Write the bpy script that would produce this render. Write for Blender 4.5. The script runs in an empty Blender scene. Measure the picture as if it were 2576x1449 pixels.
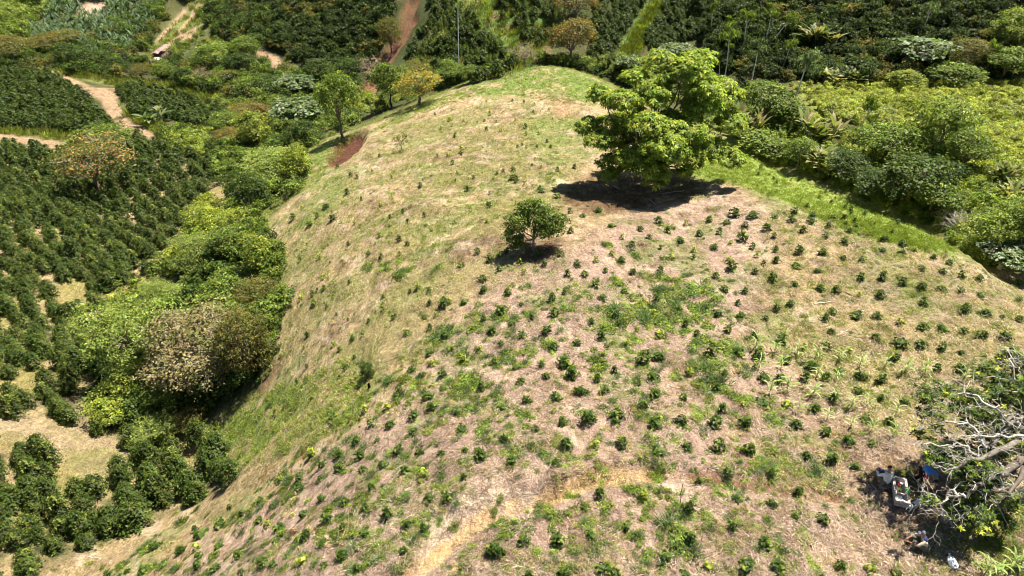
import bpy, bmesh, math
import numpy as np
from mathutils import Vector, Matrix
from mathutils.bvhtree import BVHTree

scene = bpy.context.scene
COL = scene.collection

# ------------------------------------------------------------------ camera, sky, sun, exposure
PITCH = math.radians(35.0)
CAM = np.array((0.0, 0.0, 22.5))
FPX = 1024 * 24.0 / 36.0
cam_data = bpy.data.cameras.new("camera")
cam_data.lens = 24.0
cam_data.sensor_width = 36.0
cam_data.clip_start = 0.1
cam_data.clip_end = 5000.0
cam = bpy.data.objects.new("camera", cam_data)
cam.location = CAM
cam.rotation_euler = (math.pi / 2 - PITCH, 0, 0)
COL.objects.link(cam)
scene.camera = cam

SUN_EL = math.radians(67.0)
SUN_AZ = math.atan2(0.78, 0.62)          # measured from +Y towards +X
world = bpy.data.worlds.new("World")
scene.world = world
world.use_nodes = True
wn = world.node_tree
for n in list(wn.nodes):
    wn.nodes.remove(n)
sky = wn.nodes.new("ShaderNodeTexSky")
sky.sky_type = 'NISHITA'
sky.sun_disc = False
sky.sun_elevation = SUN_EL
sky.sun_rotation = SUN_AZ
sky.altitude = 1500
bg = wn.nodes.new("ShaderNodeBackground")
bg.inputs["Strength"].default_value = 0.05
wo = wn.nodes.new("ShaderNodeOutputWorld")
wn.links.new(sky.outputs[0], bg.inputs[0])
wn.links.new(bg.outputs[0], wo.inputs[0])

sun_data = bpy.data.lights.new("sun", 'SUN')
sun_data.energy = 5.0
sun_data.angle = math.radians(0.55)
sun_data.color = (1.0, 0.93, 0.82)
sun = bpy.data.objects.new("sun", sun_data)
SUN_DIR = Vector((math.sin(SUN_AZ) * math.cos(SUN_EL), math.cos(SUN_AZ) * math.cos(SUN_EL), math.sin(SUN_EL)))
sun.rotation_euler = SUN_DIR.to_track_quat('Z', 'Y').to_euler()
sun.location = (60, 20, 120)
COL.objects.link(sun)

scene.view_settings.view_transform = 'Standard'
scene.view_settings.look = 'None'
scene.view_settings.exposure = 1.45
scene.view_settings.gamma = 1.0
scene.cycles.filter_width = 1.0
scene.cycles.max_bounces = 6
scene.cycles.diffuse_bounces = 3
scene.cycles.transmission_bounces = 4
scene.cycles.use_adaptive_sampling = True
scene.cycles.adaptive_threshold = 0.02

# ------------------------------------------------------------------ small maths
SP, CP = math.sin(PITCH), math.cos(PITCH)


def ray(u, v):
    """direction through a pixel of the 1024 x 576 frame, length such that 1 = one metre of depth"""
    dx = (u - 512.0) / FPX
    dy = (288.0 - v) / FPX
    return np.array((dx, CP + dy * SP, -SP + dy * CP))


def project(P):
    P = np.asarray(P, float) - CAM
    z = P[..., 1] * CP - P[..., 2] * SP
    x = P[..., 0]
    y = P[..., 1] * SP + P[..., 2] * CP
    return 512 + FPX * x / z, 288 - FPX * y / z, z


def D(*p):            # points read off the 2576-wide view of the photograph
    return [(a * 1024 / 2576.0, b * 1024 / 2576.0) for a, b in p]


def hash2(ix, iy, seed):
    ix = ix.astype(np.int64); iy = iy.astype(np.int64)
    h = (ix * 374761393 + iy * 668265263 + seed * 2147483647 + 1013904223) & 0xFFFFFFFF
    h = ((h ^ (h >> 13)) * 1274126177) & 0xFFFFFFFF
    h = ((h ^ (h >> 16)) * 2246822519) & 0xFFFFFFFF
    h = h ^ (h >> 15)
    return (h & 0xFFFFFF) / float(0xFFFFFF)


def vnoise(x, y, seed=0):
    x0 = np.floor(x); y0 = np.floor(y)
    fx = x - x0; fy = y - y0
    fx = fx * fx * fx * (fx * (fx * 6 - 15) + 10); fy = fy * fy * fy * (fy * (fy * 6 - 15) + 10)
    a = hash2(x0, y0, seed); b = hash2(x0 + 1, y0, seed)
    c = hash2(x0, y0 + 1, seed); d = hash2(x0 + 1, y0 + 1, seed)
    return (a * (1 - fx) + b * fx) * (1 - fy) + (c * (1 - fx) + d * fx) * fy


def fbm(x, y, scale, seed=0, octaves=4, gain=0.55):
    s = 0.0; a = 1.0; t = 0.0
    f = 1.0 / scale
    ca, sa = math.cos(0.65), math.sin(0.65)
    for o in range(octaves):
        s = s + a * vnoise(x * f + 13.7 * o, y * f - 7.3 * o, seed + o * 17)
        t += a
        x, y = ca * x - sa * y, sa * x + ca * y
        a *= gain; f *= 2.03
    return s / t


def smooth(e0, e1, x):
    t = np.clip((x - e0) / (e1 - e0), 0, 1)
    return t * t * (3 - 2 * t)


def unit(a):
    a = np.asarray(a, float)
    return a / np.maximum(np.linalg.norm(a, axis=-1, keepdims=True), 1e-9)


# ------------------------------------------------------------------ the terrain: heights through known points
VIS = [  # u, v, depth in metres
    (512, 576, 24.5), (700, 576, 24.4), (960, 570, 24.8), (1024, 520, 26), (880, 490, 27.3), (700, 490, 27), (512, 490, 27.2),
    (380, 520, 27.5), (300, 560, 28), (200, 565, 33), (512, 400, 32.5), (700, 400, 32), (900, 400, 32.5), (1000, 430, 30.5),
    (380, 440, 33.5), (300, 480, 35), (380, 360, 40), (300, 400, 42), (535, 250, 44.9), (450, 300, 42), (380, 280, 48),
    (310, 280, 54), (300, 330, 50), (700, 300, 40.3), (850, 280, 42.5), (1000, 300, 40.5), (940, 240, 47), (850, 205, 54),
    (760, 160, 66), (655, 185, 60), (550, 180, 61), (450, 200, 58), (380, 210, 60), (320, 215, 64), (270, 228, 68),
    (340, 160, 80), (420, 150, 76), (550, 130, 77), (420, 105, 98), (360, 130, 96), (550, 90, 93), (550, 66, 106),
    (480, 78, 106), (610, 82, 100), (680, 120, 84), (710, 235, 49.5), (1060, 400, 32), (1080, 520, 26.5),
    # left: gully and plantation
    (60, 560, 40), (215, 480, 46), (100, 420, 50), (0, 430, 46), (60, 330, 62), (0, 330, 58), (150, 330, 60), (-60, 430, 43),
    (270, 300, 60), (150, 250, 76), (0, 250, 72), (200, 200, 90), (60, 200, 92), (0, 180, 100), (150, 170, 105), (-60, 250, 70),
    (0, 140, 122), (110, 120, 132), (50, 100, 145), (50, 72, 165), (200, 110, 140), (200, 85, 160), (280, 110, 130),
    (300, 85, 150), (100, 60, 190), (160, 50, 210), (100, 30, 222), (100, 0, 240), (200, 0, 250), (190, 20, 235), (0, 50, 200),
    (0, 0, 235), (-60, 20, 215), (300, 40, 190), (300, 0, 205), (300, 70, 168), (390, 60, 165), (410, 0, 185), (475, 80, 152), (475, 40, 160),
    (475, 0, 168), (560, 50, 155), (560, 0, 165), (650, 40, 160), (650, 0, 168),
    # right
    (900, 150, 100), (1000, 150, 90), (900, 97, 118), (1020, 92, 112), (1060, 110, 106), (800, 60, 160), (800, 0, 172), (1000, 60, 150),
    (1000, 0, 160), (1080, 40, 150), (810, 110, 112), (960, 190, 80), (1010, 215, 66), (860, 160, 92),
]
HID = [  # points no pixel shows: x, y, z
    (0, 0, 1.0), (0, -30, 2), (35, -25, 1), (-35, -25, -6), (70, -20, -4), (-70, -10, -12), (36, 8, 0), (50, 20, -5), (-48, 10, -14),
    (5, 126, -22), (-20, 128, -26), (25, 120, -23), (36, 58, -14), (45, 62, -16), (40, 48, -13), (34, 70, -16), (32, 90, -20),
    (44, 36, -9), (60, 40, -14), (70, 60, -16), (90, 140, -28), (60, 138, -28), (30, 140, -29), (110, 145, -26),
    (-45, 178, -36), (-85, 182, -38),
    (-120, 330, 6), (-220, 300, 10), (0, 265, 30), (90, 250, 35), (190, 230, 35), (-60, 290, 15), (-240, 430, 60), (0, 420, 105), (240, 400, 110),
    (-200, 200, -28), (-150, 120, -22), (-110, 60, -15), (180, 120, -14), (130, 60, -10), (-300, 620, 160), (0, 640, 200), (320, 620, 200),
]
pts = []
for (u, v, d) in VIS:
    p = CAM + ray(u, v) * d
    pts.append(p)
pts = np.array([tuple(p) for p in pts] + HID)
PX, PY, PZ = pts[:, 0], pts[:, 1], pts[:, 2]
C2 = 5.0 ** 2
_A = np.sqrt((PX[:, None] - PX[None]) ** 2 + (PY[:, None] - PY[None]) ** 2 + C2)
_n = len(pts)
_M = np.zeros((_n + 3, _n + 3))
_M[:_n, :_n] = _A + np.eye(_n) * -0.6
_M[:_n, _n] = 1; _M[:_n, _n + 1] = PX; _M[:_n, _n + 2] = PY
_M[_n, :_n] = 1; _M[_n + 1, :_n] = PX; _M[_n + 2, :_n] = PY
_W = np.linalg.solve(_M, np.concatenate([PZ, np.zeros(3)]))


def base_height(x, y):
    x = np.asarray(x, float).ravel(); y = np.asarray(y, float).ravel()
    out = np.empty_like(x)
    for i in range(0, len(x), 40000):
        a, b = x[i:i + 40000, None], y[i:i + 40000, None]
        out[i:i + 40000] = np.sqrt((a - PX) ** 2 + (b - PY) ** 2 + C2) @ _W[:_n] + _W[_n] + _W[_n + 1] * a[:, 0] + _W[_n + 2] * b[:, 0]
    return out


ys = [-90, -60, -40, -25, -14, -6, 0, 4, 7.5]
y = 10.0
while y < 700:
    ys.append(y); y *= 1.0083
ys = np.array(ys)
ss = np.concatenate([np.linspace(-2.6, -0.98, 30)[:-1], np.linspace(-0.98, 0.98, 640), np.linspace(0.98, 2.6, 30)[1:]])
NR, NC = len(ys), len(ss)
GX = ss[None, :] * (np.maximum(ys, 10)[:, None] + 14)
GY = np.repeat(ys[:, None], NC, 1)
gx, gy = GX.ravel(), GY.ravel()
gz = base_height(gx, gy)
far = smooth(70, 160, gy)
gz = gz + (fbm(gx, gy, 7.0, 3) - 0.5) * 0.9 * (1 - far) + (fbm(gx, gy, 1.7, 5, 3) - 0.5) * 0.42 * (1 - far) + (fbm(gx, gy, 0.5, 6, 2) - 0.5) * 0.13 * (1 - smooth(35, 80, gy)) \
    + (fbm(gx, gy, 28, 9) - 0.5) * 5.0 * far
idx = np.arange(NR * NC).reshape(NR, NC)
GF = np.stack([idx[:-1, :-1].ravel(), idx[:-1, 1:].ravel(), idx[1:, 1:].ravel(), idx[1:, :-1].ravel()], 1)


def make_bvh():
    V = np.stack([gx, gy, gz], 1)
    return BVHTree.FromPolygons([tuple(p) for p in V.tolist()], GF.tolist())


BVH = make_bvh()


def hit(u, v):
    d = Vector(ray(u, v))
    r = BVH.ray_cast(Vector(CAM), d.normalized(), 2000)
    return np.array(r[0]) if r[0] is not None else None


def ground(x, y):
    r = BVH.ray_cast(Vector((x, y, 400)), Vector((0, 0, -1)), 900)
    return r[0].z if r[0] is not None else 0.0


def at_height(u, v, z):
    d = ray(u, v)
    return CAM + d * ((z - CAM[2]) / d[2])


def wpoly(px, sub=4):
    """polygon read off the photograph -> polygon on the ground, in metres"""
    out = []
    n = len(px)
    for i in range(n):
        a, b = px[i], px[(i + 1) % n]
        for k in range(sub):
            t = k / sub
            h = hit(a[0] + (b[0] - a[0]) * t, a[1] + (b[1] - a[1]) * t)
            if h is not None:
                out.append((h[0], h[1]))
    return np.array(out)


def wline(px, sub=5):
    out = []
    for i in range(len(px) - 1):
        a, b = px[i], px[i + 1]
        for k in range(sub + (1 if i == len(px) - 2 else 0)):
            t = k / sub
            h = hit(a[0] + (b[0] - a[0]) * t, a[1] + (b[1] - a[1]) * t)
            if h is not None:
                out.append((h[0], h[1]))
    return np.array(out)


def seg_dist(x, y, P, closed):
    n = len(P)
    best = np.full(len(x), 1e9)
    for i in range(n if closed else n - 1):
        a = P[i]; b = P[(i + 1) % n]
        d = b - a
        L = d @ d + 1e-12
        t = np.clip(((x - a[0]) * d[0] + (y - a[1]) * d[1]) / L, 0, 1)
        best = np.minimum(best, (x - a[0] - t * d[0]) ** 2 + (y - a[1] - t * d[1]) ** 2)
    return np.sqrt(best)


def inside(x, y, P):
    x = np.asarray(x, float); y = np.asarray(y, float)
    r = np.zeros(x.shape, bool)
    n = len(P)
    for i in range(n):
        x0, y0 = P[i]; x1, y1 = P[(i + 1) % n]
        c = (y0 > y) != (y1 > y)
        with np.errstate(divide='ignore', invalid='ignore'):
            r ^= c & (x < (x1 - x0) * (y - y0) / (y1 - y0 if y1 != y0 else 1e-12) + x0)
    return r


def pmask(P, soft, x=None, y=None):
    """1 inside the polygon, fading over `soft` metres across its edge"""
    x = gx if x is None else x; y = gy if y is None else y
    out = np.zeros(len(x))
    lo = P.min(0) - soft; hi = P.max(0) + soft
    m = (x > lo[0]) & (x < hi[0]) & (y > lo[1]) & (y < hi[1])
    if m.any():
        s = seg_dist(x[m], y[m], P, True) * np.where(inside(x[m], y[m], P), 1, -1)
        out[m] = smooth(-soft, soft, s)
    return out


def lmask(P, width, soft):
    out = np.zeros(len(gx))
    lo = P.min(0) - width - soft; hi = P.max(0) + width + soft
    m = (gx > lo[0]) & (gx < hi[0]) & (gy > lo[1]) & (gy < hi[1])
    if m.any():
        out[m] = 1 - smooth(width, width + soft, seg_dist(gx[m], gy[m], P, False))
    return out
# ------------------------------------------------------------------ where things lie on the ground
HILL = wpoly(D((60, 1449), (200, 1392), (330, 1335), (460, 1275), (592, 1222), (578, 1170), (500, 1085), (560, 1035), (640, 990), (690, 905), (682, 850),
              (712, 800), (722, 690), (690, 610), (650, 578), (720, 512), (782, 468), (770, 400), (830, 345), (905, 325), (1000, 287), (1060, 264), (1160, 217), (1290, 187),
              (1385, 168), (1470, 184), (1545, 220), (1680, 300), (1825, 340), (1915, 408), (2060, 464), (2200, 524), (2330, 584),
              (2400, 625), (2440, 660), (2576, 690), (2720, 730), (2720, 1600), (60, 1600)))
PATH = wline(D((1020, 1449), (1090, 1395), (1160, 1335), (1230, 1285), (1300, 1262), (1360, 1250), (1420, 1235), (1480, 1208), (1560, 1188), (1640, 1183)))
PATH2 = wline(D((1640, 1183), (1760, 1196), (1880, 1215), (2000, 1235), (2110, 1250)))
ROADS = [wline(D((-40, 340), (60, 350), (125, 362), (170, 372))),
         wline(D((120, 180), (185, 205), (235, 228), (272, 250), (290, 290), (330, 320), (375, 340))),
         wline(D((235, 228), (300, 222))),
         wline(D((400, 130), (455, 92), (500, 68), (470, 100), (452, 82), (480, 45), (495, 20), (520, 0))),
         wline(D((400, 100), (440, 55), (470, 22), (520, 4))),
         wline(D((655, 130), (690, 145), (700, 170), (735, 185)))]
SLIDE = wpoly(D((1025, -10), (1062, -10), (1050, 40), (1020, 85), (1000, 130), (960, 190), (935, 235), (905, 235), (925, 190), (945, 140), (985, 90), (1010, 45)))
ROADPAD = wpoly(D((225, 220), (290, 222), (300, 245), (270, 262), (240, 245)))
ROADPAD2 = wpoly(D((310, 315), (340, 318), (385, 335), (395, 350), (350, 350)))

# cut the footpath bench into the slope
d1 = seg_dist(gx, gy, PATH, False); d2 = seg_dist(gx, gy, PATH2, False)
near_path = (1 - smooth(0.25, 0.75, d1)) * 0.30 + (1 - smooth(0.2, 0.6, d2)) * 0.16
bank = wpoly(D((1355, 1225), (1380, 1190), (1500, 1175), (1560, 1180), (1480, 1205), (1370, 1243)))
gz = gz - near_path + pmask(bank, 0.22) * 0.42
slide_m = smooth(0.32, 0.68, pmask(SLIDE, 3.5) + (fbm(gx, gy, 4.0, 44) - 0.5) * 1.1)
gz = gz - slide_m * 1.6
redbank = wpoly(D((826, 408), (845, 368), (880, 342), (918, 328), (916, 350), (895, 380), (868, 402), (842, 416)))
gz = gz - pmask(redbank, 0.6) * 1.1
BVH = make_bvh()

hill = pmask(HILL, 0.7)
hill_soft = pmask(HILL, 2.5)
path_m = np.maximum(lmask(PATH, 0.18, 0.28), lmask(PATH2, 0.08, 0.25) * 0.75)
road_m = np.zeros(len(gx))
for k, R in enumerate(ROADS):
    road_m = np.maximum(road_m, lmask(R, (1.0, 0.9, 0.9, 0.6, 0.5, 0.7)[k], 1.0))
road_m = np.maximum(road_m, np.maximum(pmask(ROADPAD, 1.2), pmask(ROADPAD2, 1.2)))

n8 = fbm(gx, gy, 8, 21); n3 = fbm(gx, gy, 3.0, 22); n1 = fbm(gx, gy, 1.1, 23); n03 = fbm(gx, gy, 0.45, 24, 3)
# litter lies in streaks down the fall line
st = fbm(gx * 0.8 + gy * 0.6, (gy * 0.8 - gx * 0.6) * 0.28, 0.6, 25, 3)


def mixc(c, new, m):
    return c * (1 - m[:, None]) + np.asarray(new)[None, :] * m[:, None]


N = len(gx)
c = np.tile(np.array((0.050, 0.062, 0.018)), (N, 1))
c = mixc(c, (0.11, 0.10, 0.040), smooth(0.5, 0.62, n8) * 0.6)
YEL = (0.37, 0.272, 0.135); PINK = (0.40, 0.275, 0.20); BROWN = (0.19, 0.125, 0.072); OLIVE = (0.30, 0.235, 0.115)
GREEN = (0.150, 0.215, 0.040); BRIGHT = (0.25, 0.33, 0.055); SOIL = (0.120, 0.062, 0.032); PALE = (0.60, 0.47, 0.27)
h = np.tile(np.array(YEL), (N, 1))
pinkP = wpoly(D((430, 1460), (700, 1240), (1000, 1010), (1200, 740), (1400, 640), (1560, 545), (1800, 470), (1930, 520), (1950, 700), (1900, 860), (2080, 1000),
               (2120, 1180), (2150, 1300), (2130, 1449), (2100, 1600), (500, 1600)))
h = mixc(h, PINK, pmask(pinkP, 2.2))
oliveP = wpoly(D((1940, 520), (2150, 560), (2420, 680), (2720, 760), (2720, 1250), (2300, 1100), (2080, 980), (1930, 850), (1960, 700)))
h = mixc(h, OLIVE, pmask(oliveP, 2.5) * smooth(0.30, 0.52, n3 * 0.6 + n1 * 0.4) * 0.85)
h = mixc(h, PINK, pmask(oliveP, 2.5) * smooth(0.54, 0.62, n1) * 0.6)
nearR = wpoly(D((2380, 1250), (2720, 1200), (2720, 1600), (2150, 1600), (2280, 1449)))
h = mixc(h, (0.36, 0.285, 0.145), pmask(nearR, 1.5) * 0.8)
# olive-brown bands with thin dry grass, mid slope
midP = wpoly(D((760, 560), (900, 360), (1080, 290), (1400, 230), (1480, 330), (1480, 470), (1380, 600), (1200, 700), (1000, 900), (800, 1000), (720, 900), (740, 700)))
mm = pmask(midP, 3)
h = mixc(h, OLIVE, mm * smooth(0.36, 0.54, n3 * 0.5 + st * 0.5) * 0.9)
h = mixc(h, BROWN, mm * smooth(0.46, 0.58, n8 * 0.5 + n1 * 0.5) * 0.75)
h = mixc(h, PALE, mm * smooth(0.56, 0.66, n3 * 0.7 + n03 * 0.3) * 0.8)
pale1 = wpoly(D((860, 690), (905, 665), (930, 720), (880, 790), (830, 790), (830, 730)))
h = mixc(h, PALE, pmask(pale1, 0.9) * smooth(0.30, 0.5, n1))
browns = [((1000, 385), (1250, 330), (1420, 400), (1330, 480), (1120, 480)), ((1130, 590), (1300, 560), (1420, 650), (1300, 690), (1150, 690)),
          ((900, 560), (1050, 480), (1120, 540), (950, 640))]
for b in browns:
    h = mixc(h, BROWN, pmask(wpoly(D(*b)), 2.0) * smooth(0.33, 0.52, n1 * 0.6 + st * 0.4) * 0.85)
# general break-up everywhere on the hill
h = mixc(h, BROWN, smooth(0.52, 0.62, n1 * 0.5 + n03 * 0.5) * 0.65)
h = mixc(h, (0.56, 0.43, 0.30), smooth(0.56, 0.70, st) * 0.5)
# thin green flush
greenness = smooth(0.50, 0.62, n3 * 0.55 + n1 * 0.45)
h = mixc(h, GREEN, greenness * 0.5)
h = mixc(h, (0.21, 0.20, 0.06), mm * smooth(.48, .60, fbm(gx, gy, 4.5, 48)) * .7)
for b, a in ((((500, 1085), (640, 985), (760, 960), (880, 900), (930, 960), (900, 1060), (760, 1130), (640, 1170), (590, 1180)), 0.85),
             (((700, 560), (790, 480), (860, 420), (900, 470), (800, 560), (720, 640)), 0.6),
             (((1180, 215), (1385, 165), (1480, 185), (1545, 225), (1500, 270), (1420, 235), (1300, 245), (1180, 240)), 0.9),
             (((1000, 290), (1180, 217), (1230, 228), (1090, 268), (960, 325), (900, 350)), 0.7),
             (((770, 400), (835, 345), (905, 330), (850, 400), (790, 470)), 0.9),
             (((1560, 420), (1700, 420), (1830, 350), (1900, 420), (1800, 470), (1700, 450)), 0.5),
             (((1290, 250), (1420, 260), (1480, 330), (1480, 420), (1380, 430)), 0.45)):
    h = mixc(h, GREEN, pmask(wpoly(D(*b)), 1.2) * smooth(0.34, 0.52, n1 * 0.6 + n3 * 0.4) * a)
crest = wpoly(D((1700, 440), (1740, 400), (1830, 345), (1918, 410), (2060, 466), (2200, 526), (2330, 586), (2420, 632), (2400, 645), (2330, 628), (2210, 608), (2080, 565), (1950, 498), (1830, 455)))
h = mixc(h, BRIGHT, pmask(crest, 0.8) * smooth(0.22, 0.42, n1 * 0.5 + n3 * 0.5) * 0.95)
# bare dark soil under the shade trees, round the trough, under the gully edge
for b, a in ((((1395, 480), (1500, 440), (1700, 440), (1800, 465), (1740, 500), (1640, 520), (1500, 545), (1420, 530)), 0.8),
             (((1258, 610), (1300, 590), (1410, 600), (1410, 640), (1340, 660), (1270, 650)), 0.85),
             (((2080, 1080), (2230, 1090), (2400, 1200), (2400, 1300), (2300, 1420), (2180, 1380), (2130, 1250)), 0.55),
             (((822, 412), (840, 365), (880, 338), (920, 325), (916, 352), (895, 384), (868, 404), (842, 420)), 2.2),  # red bank: its shading is put in as stronger dark soil
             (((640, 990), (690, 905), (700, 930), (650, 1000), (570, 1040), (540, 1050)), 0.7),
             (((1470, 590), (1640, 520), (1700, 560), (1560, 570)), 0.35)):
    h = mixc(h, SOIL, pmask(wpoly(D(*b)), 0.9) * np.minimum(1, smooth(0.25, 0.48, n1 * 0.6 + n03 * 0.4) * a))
h = mixc(h, (0.11, 0.045, 0.026), smooth(.35, .6, pmask(redbank, 0.9) + (n1 - .5) * 1.6))  # red soil darkened further: the overhang's shade painted into the bank
h = mixc(h, (0.38, 0.16, 0.08), pmask(wpoly(D((600, 1215), (700, 1160), (760, 1130), (780, 1150), (690, 1200), (620, 1240))), 0.7) * smooth(0.42, 0.55, n1) * 0.6)
h = mixc(h, (0.42, 0.20, 0.12), pmask(wpoly(D((1385, 255), (1425, 250), (1440, 290), (1400, 300))), 1.2) * smooth(0.40, 0.55, n1) * 0.7)
# pale bare bank above the bend of the footpath
PALEB = wpoly(D((1040, 1400), (1090, 1320), (1180, 1200), (1340, 1175), (1370, 1240), (1250, 1290), (1130, 1370), (1060, 1449)))
h = mixc(h, (0.60, 0.46, 0.32), pmask(PALEB, 0.6) * smooth(0.22, 0.44, n1) * 0.9)
h = mixc(h, (0.56, 0.37, 0.18), path_m * smooth(0.25, 0.5, n1 * 0.5 + n03 * 0.5))
h = mixc(h, (0.20, 0.11, 0.055), lmask(PATH2, 0.16, 0.35) * smooth(0.2, 0.45, n1) * 0.95)
h = mixc(h, (0.22, 0.15, 0.085), pmask(bank, 0.3) * 0.6)
edge = pmask(HILL, 1.4) * (1 - pmask(HILL, 0.1))
band = pmask(HILL, 7.0) * smooth(30, 45, gy)
c = mixc(c, (0.19, 0.20, 0.055), smooth(0.03, 0.25, band) * (0.55 + 0.45 * smooth(.35, .6, n3)))
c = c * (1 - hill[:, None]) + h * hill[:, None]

# left of the hill: dry clearing, alleys between the rows, verges
dryL = [wpoly(D((-60, 1020), (60, 1050), (160, 1080), (250, 1085), (340, 1130), (335, 1185), (270, 1215), (190, 1180), (60, 1110), (-60, 1075))),
        wpoly(D((180, 1000), (230, 1010), (250, 1090), (190, 1085)))]
PLANT = wpoly(D((-160, 400), (60, 365), (200, 360), (330, 350), (480, 390), (560, 430), (585, 500), (520, 560), (470, 620), (410, 690), (330, 760), (250, 830),
               (235, 930), (225, 1010), (250, 1085), (340, 1120), (500, 1085), (575, 1165), (592, 1222), (460, 1275), (330, 1335), (200, 1390), (60, 1449), (0, 1480), (-260, 1600), (-400, 1000)))
plant_m = pmask(PLANT, 1.0)
c = mixc(c, (0.40, 0.30, 0.15), plant_m * (1 - hill) * smooth(0.30, 0.55, n3 * 0.5 + n1 * 0.5) * 0.9)
c = mixc(c, (0.22, 0.20, 0.05), plant_m * (1 - hill) * smooth(0.55, 0.62, n3) * 0.7)
for P in dryL:
    c = mixc(c, (0.38, 0.285, 0.165), pmask(P, 0.9) * (0.5 + 0.5 * smooth(0.3, 0.6, n1)))
    c = mixc(c, (0.20, 0.19, 0.06), pmask(P, 0.9) * smooth(0.52, 0.62, n3) * .7)
verge = wpoly(D((-40, 320), (150, 330), (190, 345), (180, 380), (60, 372), (-40, 362)))
c = mixc(c, (0.16, 0.16, 0.05), pmask(verge, 1.5) * 0.9)
for b in (((90, 175), (180, 178), (330, 200), (480, 215), (560, 245), (640, 262), (560, 268), (440, 250), (300, 222), (200, 200)),
          ((270, 235), (330, 310), (400, 345), (520, 350), (560, 300), (440, 330), (340, 300))):
    c = mixc(c, (0.20, 0.21, 0.06), pmask(wpoly(D(*b)), 2) * smooth(0.3, 0.5, n3) * 0.9)
far_grass = wpoly(D((345, 160), (400, 95), (440, 50), (480, 10), (520, -10), (560, -10), (535, 60), (490, 110), (440, 150), (400, 175)))
c = mixc(c, (0.17, 0.19, 0.06), pmask(far_grass, 3) * (0.55 + 0.45 * smooth(0.35, 0.55, n8)))
c = mixc(c, (0.46, 0.30, 0.22), pmask(wpoly(D((200, 20), (230, 5), (265, 10), (270, 35), (235, 50), (205, 45))), 2.5) * 0.9)
mead = wpoly(D((1000, 190), (1080, 110), (1130, 0), (1160, -20), (1420, -20), (1400, 80), (1370, 160), (1280, 190), (1150, 215)))
c = mixc(c, (0.10, 0.175, 0.035), pmask(mead, 3) * smooth(0.25, 0.5, n3))
c = mixc(c, (0.30, 0.17, 0.10), pmask(mead, 3) * smooth(0.60, 0.68, n3) * 0.8)
strip1 = wline(D((1180, 0), (1225, 50), (1270, 95), (1320, 140)))
c = mixc(c, (0.20, 0.27, 0.05), lmask(strip1, 0.4, 1.2) * smooth(.3, .5, n3) * 0.9)
strip2 = wline(D((1650, 0), (1610, 70), (1580, 120), (1560, 150)))
c = mixc(c, (0.10, 0.15, 0.03), lmask(strip2, 1.2, 2.5) * smooth(.25, .5, n3))
c = mixc(c, (0.20, 0.11, 0.06), pmask(wpoly(D((1370, 110), (1385, 105), (1388, 165), (1365, 165))), 1.2) * 0.8)
c = mixc(c, (0.32, 0.32, 0.07), pmask(wpoly(D((1990, 215), (2576, 200), (2720, 210), (2720, 420), (2500, 420), (2300, 330), (2050, 290))), 3) * 0.8)
c = mixc(c, (0.235, 0.105, 0.062), slide_m * (0.55 + 0.35 * smooth(0.3, 0.6, n3)))
c = mixc(c, (0.34, 0.225, 0.13), road_m * smooth(0.28, 0.50, n1 * 0.5 + n3 * 0.5))
c = c * (0.86 + 0.28 * n03[:, None])


# ------------------------------------------------------------------ materials
def new_mat(name):
    m = bpy.data.materials.new(name)
    m.use_nodes = True
    nt = m.node_tree
    for n in list(nt.nodes):
        nt.nodes.remove(n)
    out = nt.nodes.new("ShaderNodeOutputMaterial")
    return m, nt, out


def vary(nt, colour, scale, lo, hi, coord="Object"):
    tc = nt.nodes.new("ShaderNodeTexCoord")
    nz = nt.nodes.new("ShaderNodeTexNoise")
    nz.inputs["Scale"].default_value = scale
    nz.inputs["Detail"].default_value = 4
    nt.links.new(tc.outputs[coord], nz.inputs["Vector"])
    mr = nt.nodes.new("ShaderNodeMapRange")
    mr.inputs[1].default_value = 0.3; mr.inputs[2].default_value = 0.7
    mr.inputs[3].default_value = lo; mr.inputs[4].default_value = hi
    nt.links.new(nz.outputs["Fac"], mr.inputs[0])
    mx = nt.nodes.new("ShaderNodeVectorMath"); mx.operation = 'SCALE'
    nt.links.new(colour, mx.inputs[0]); nt.links.new(mr.outputs[0], mx.inputs["Scale"])
    return mx.outputs[0], nz.outputs["Fac"]


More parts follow.
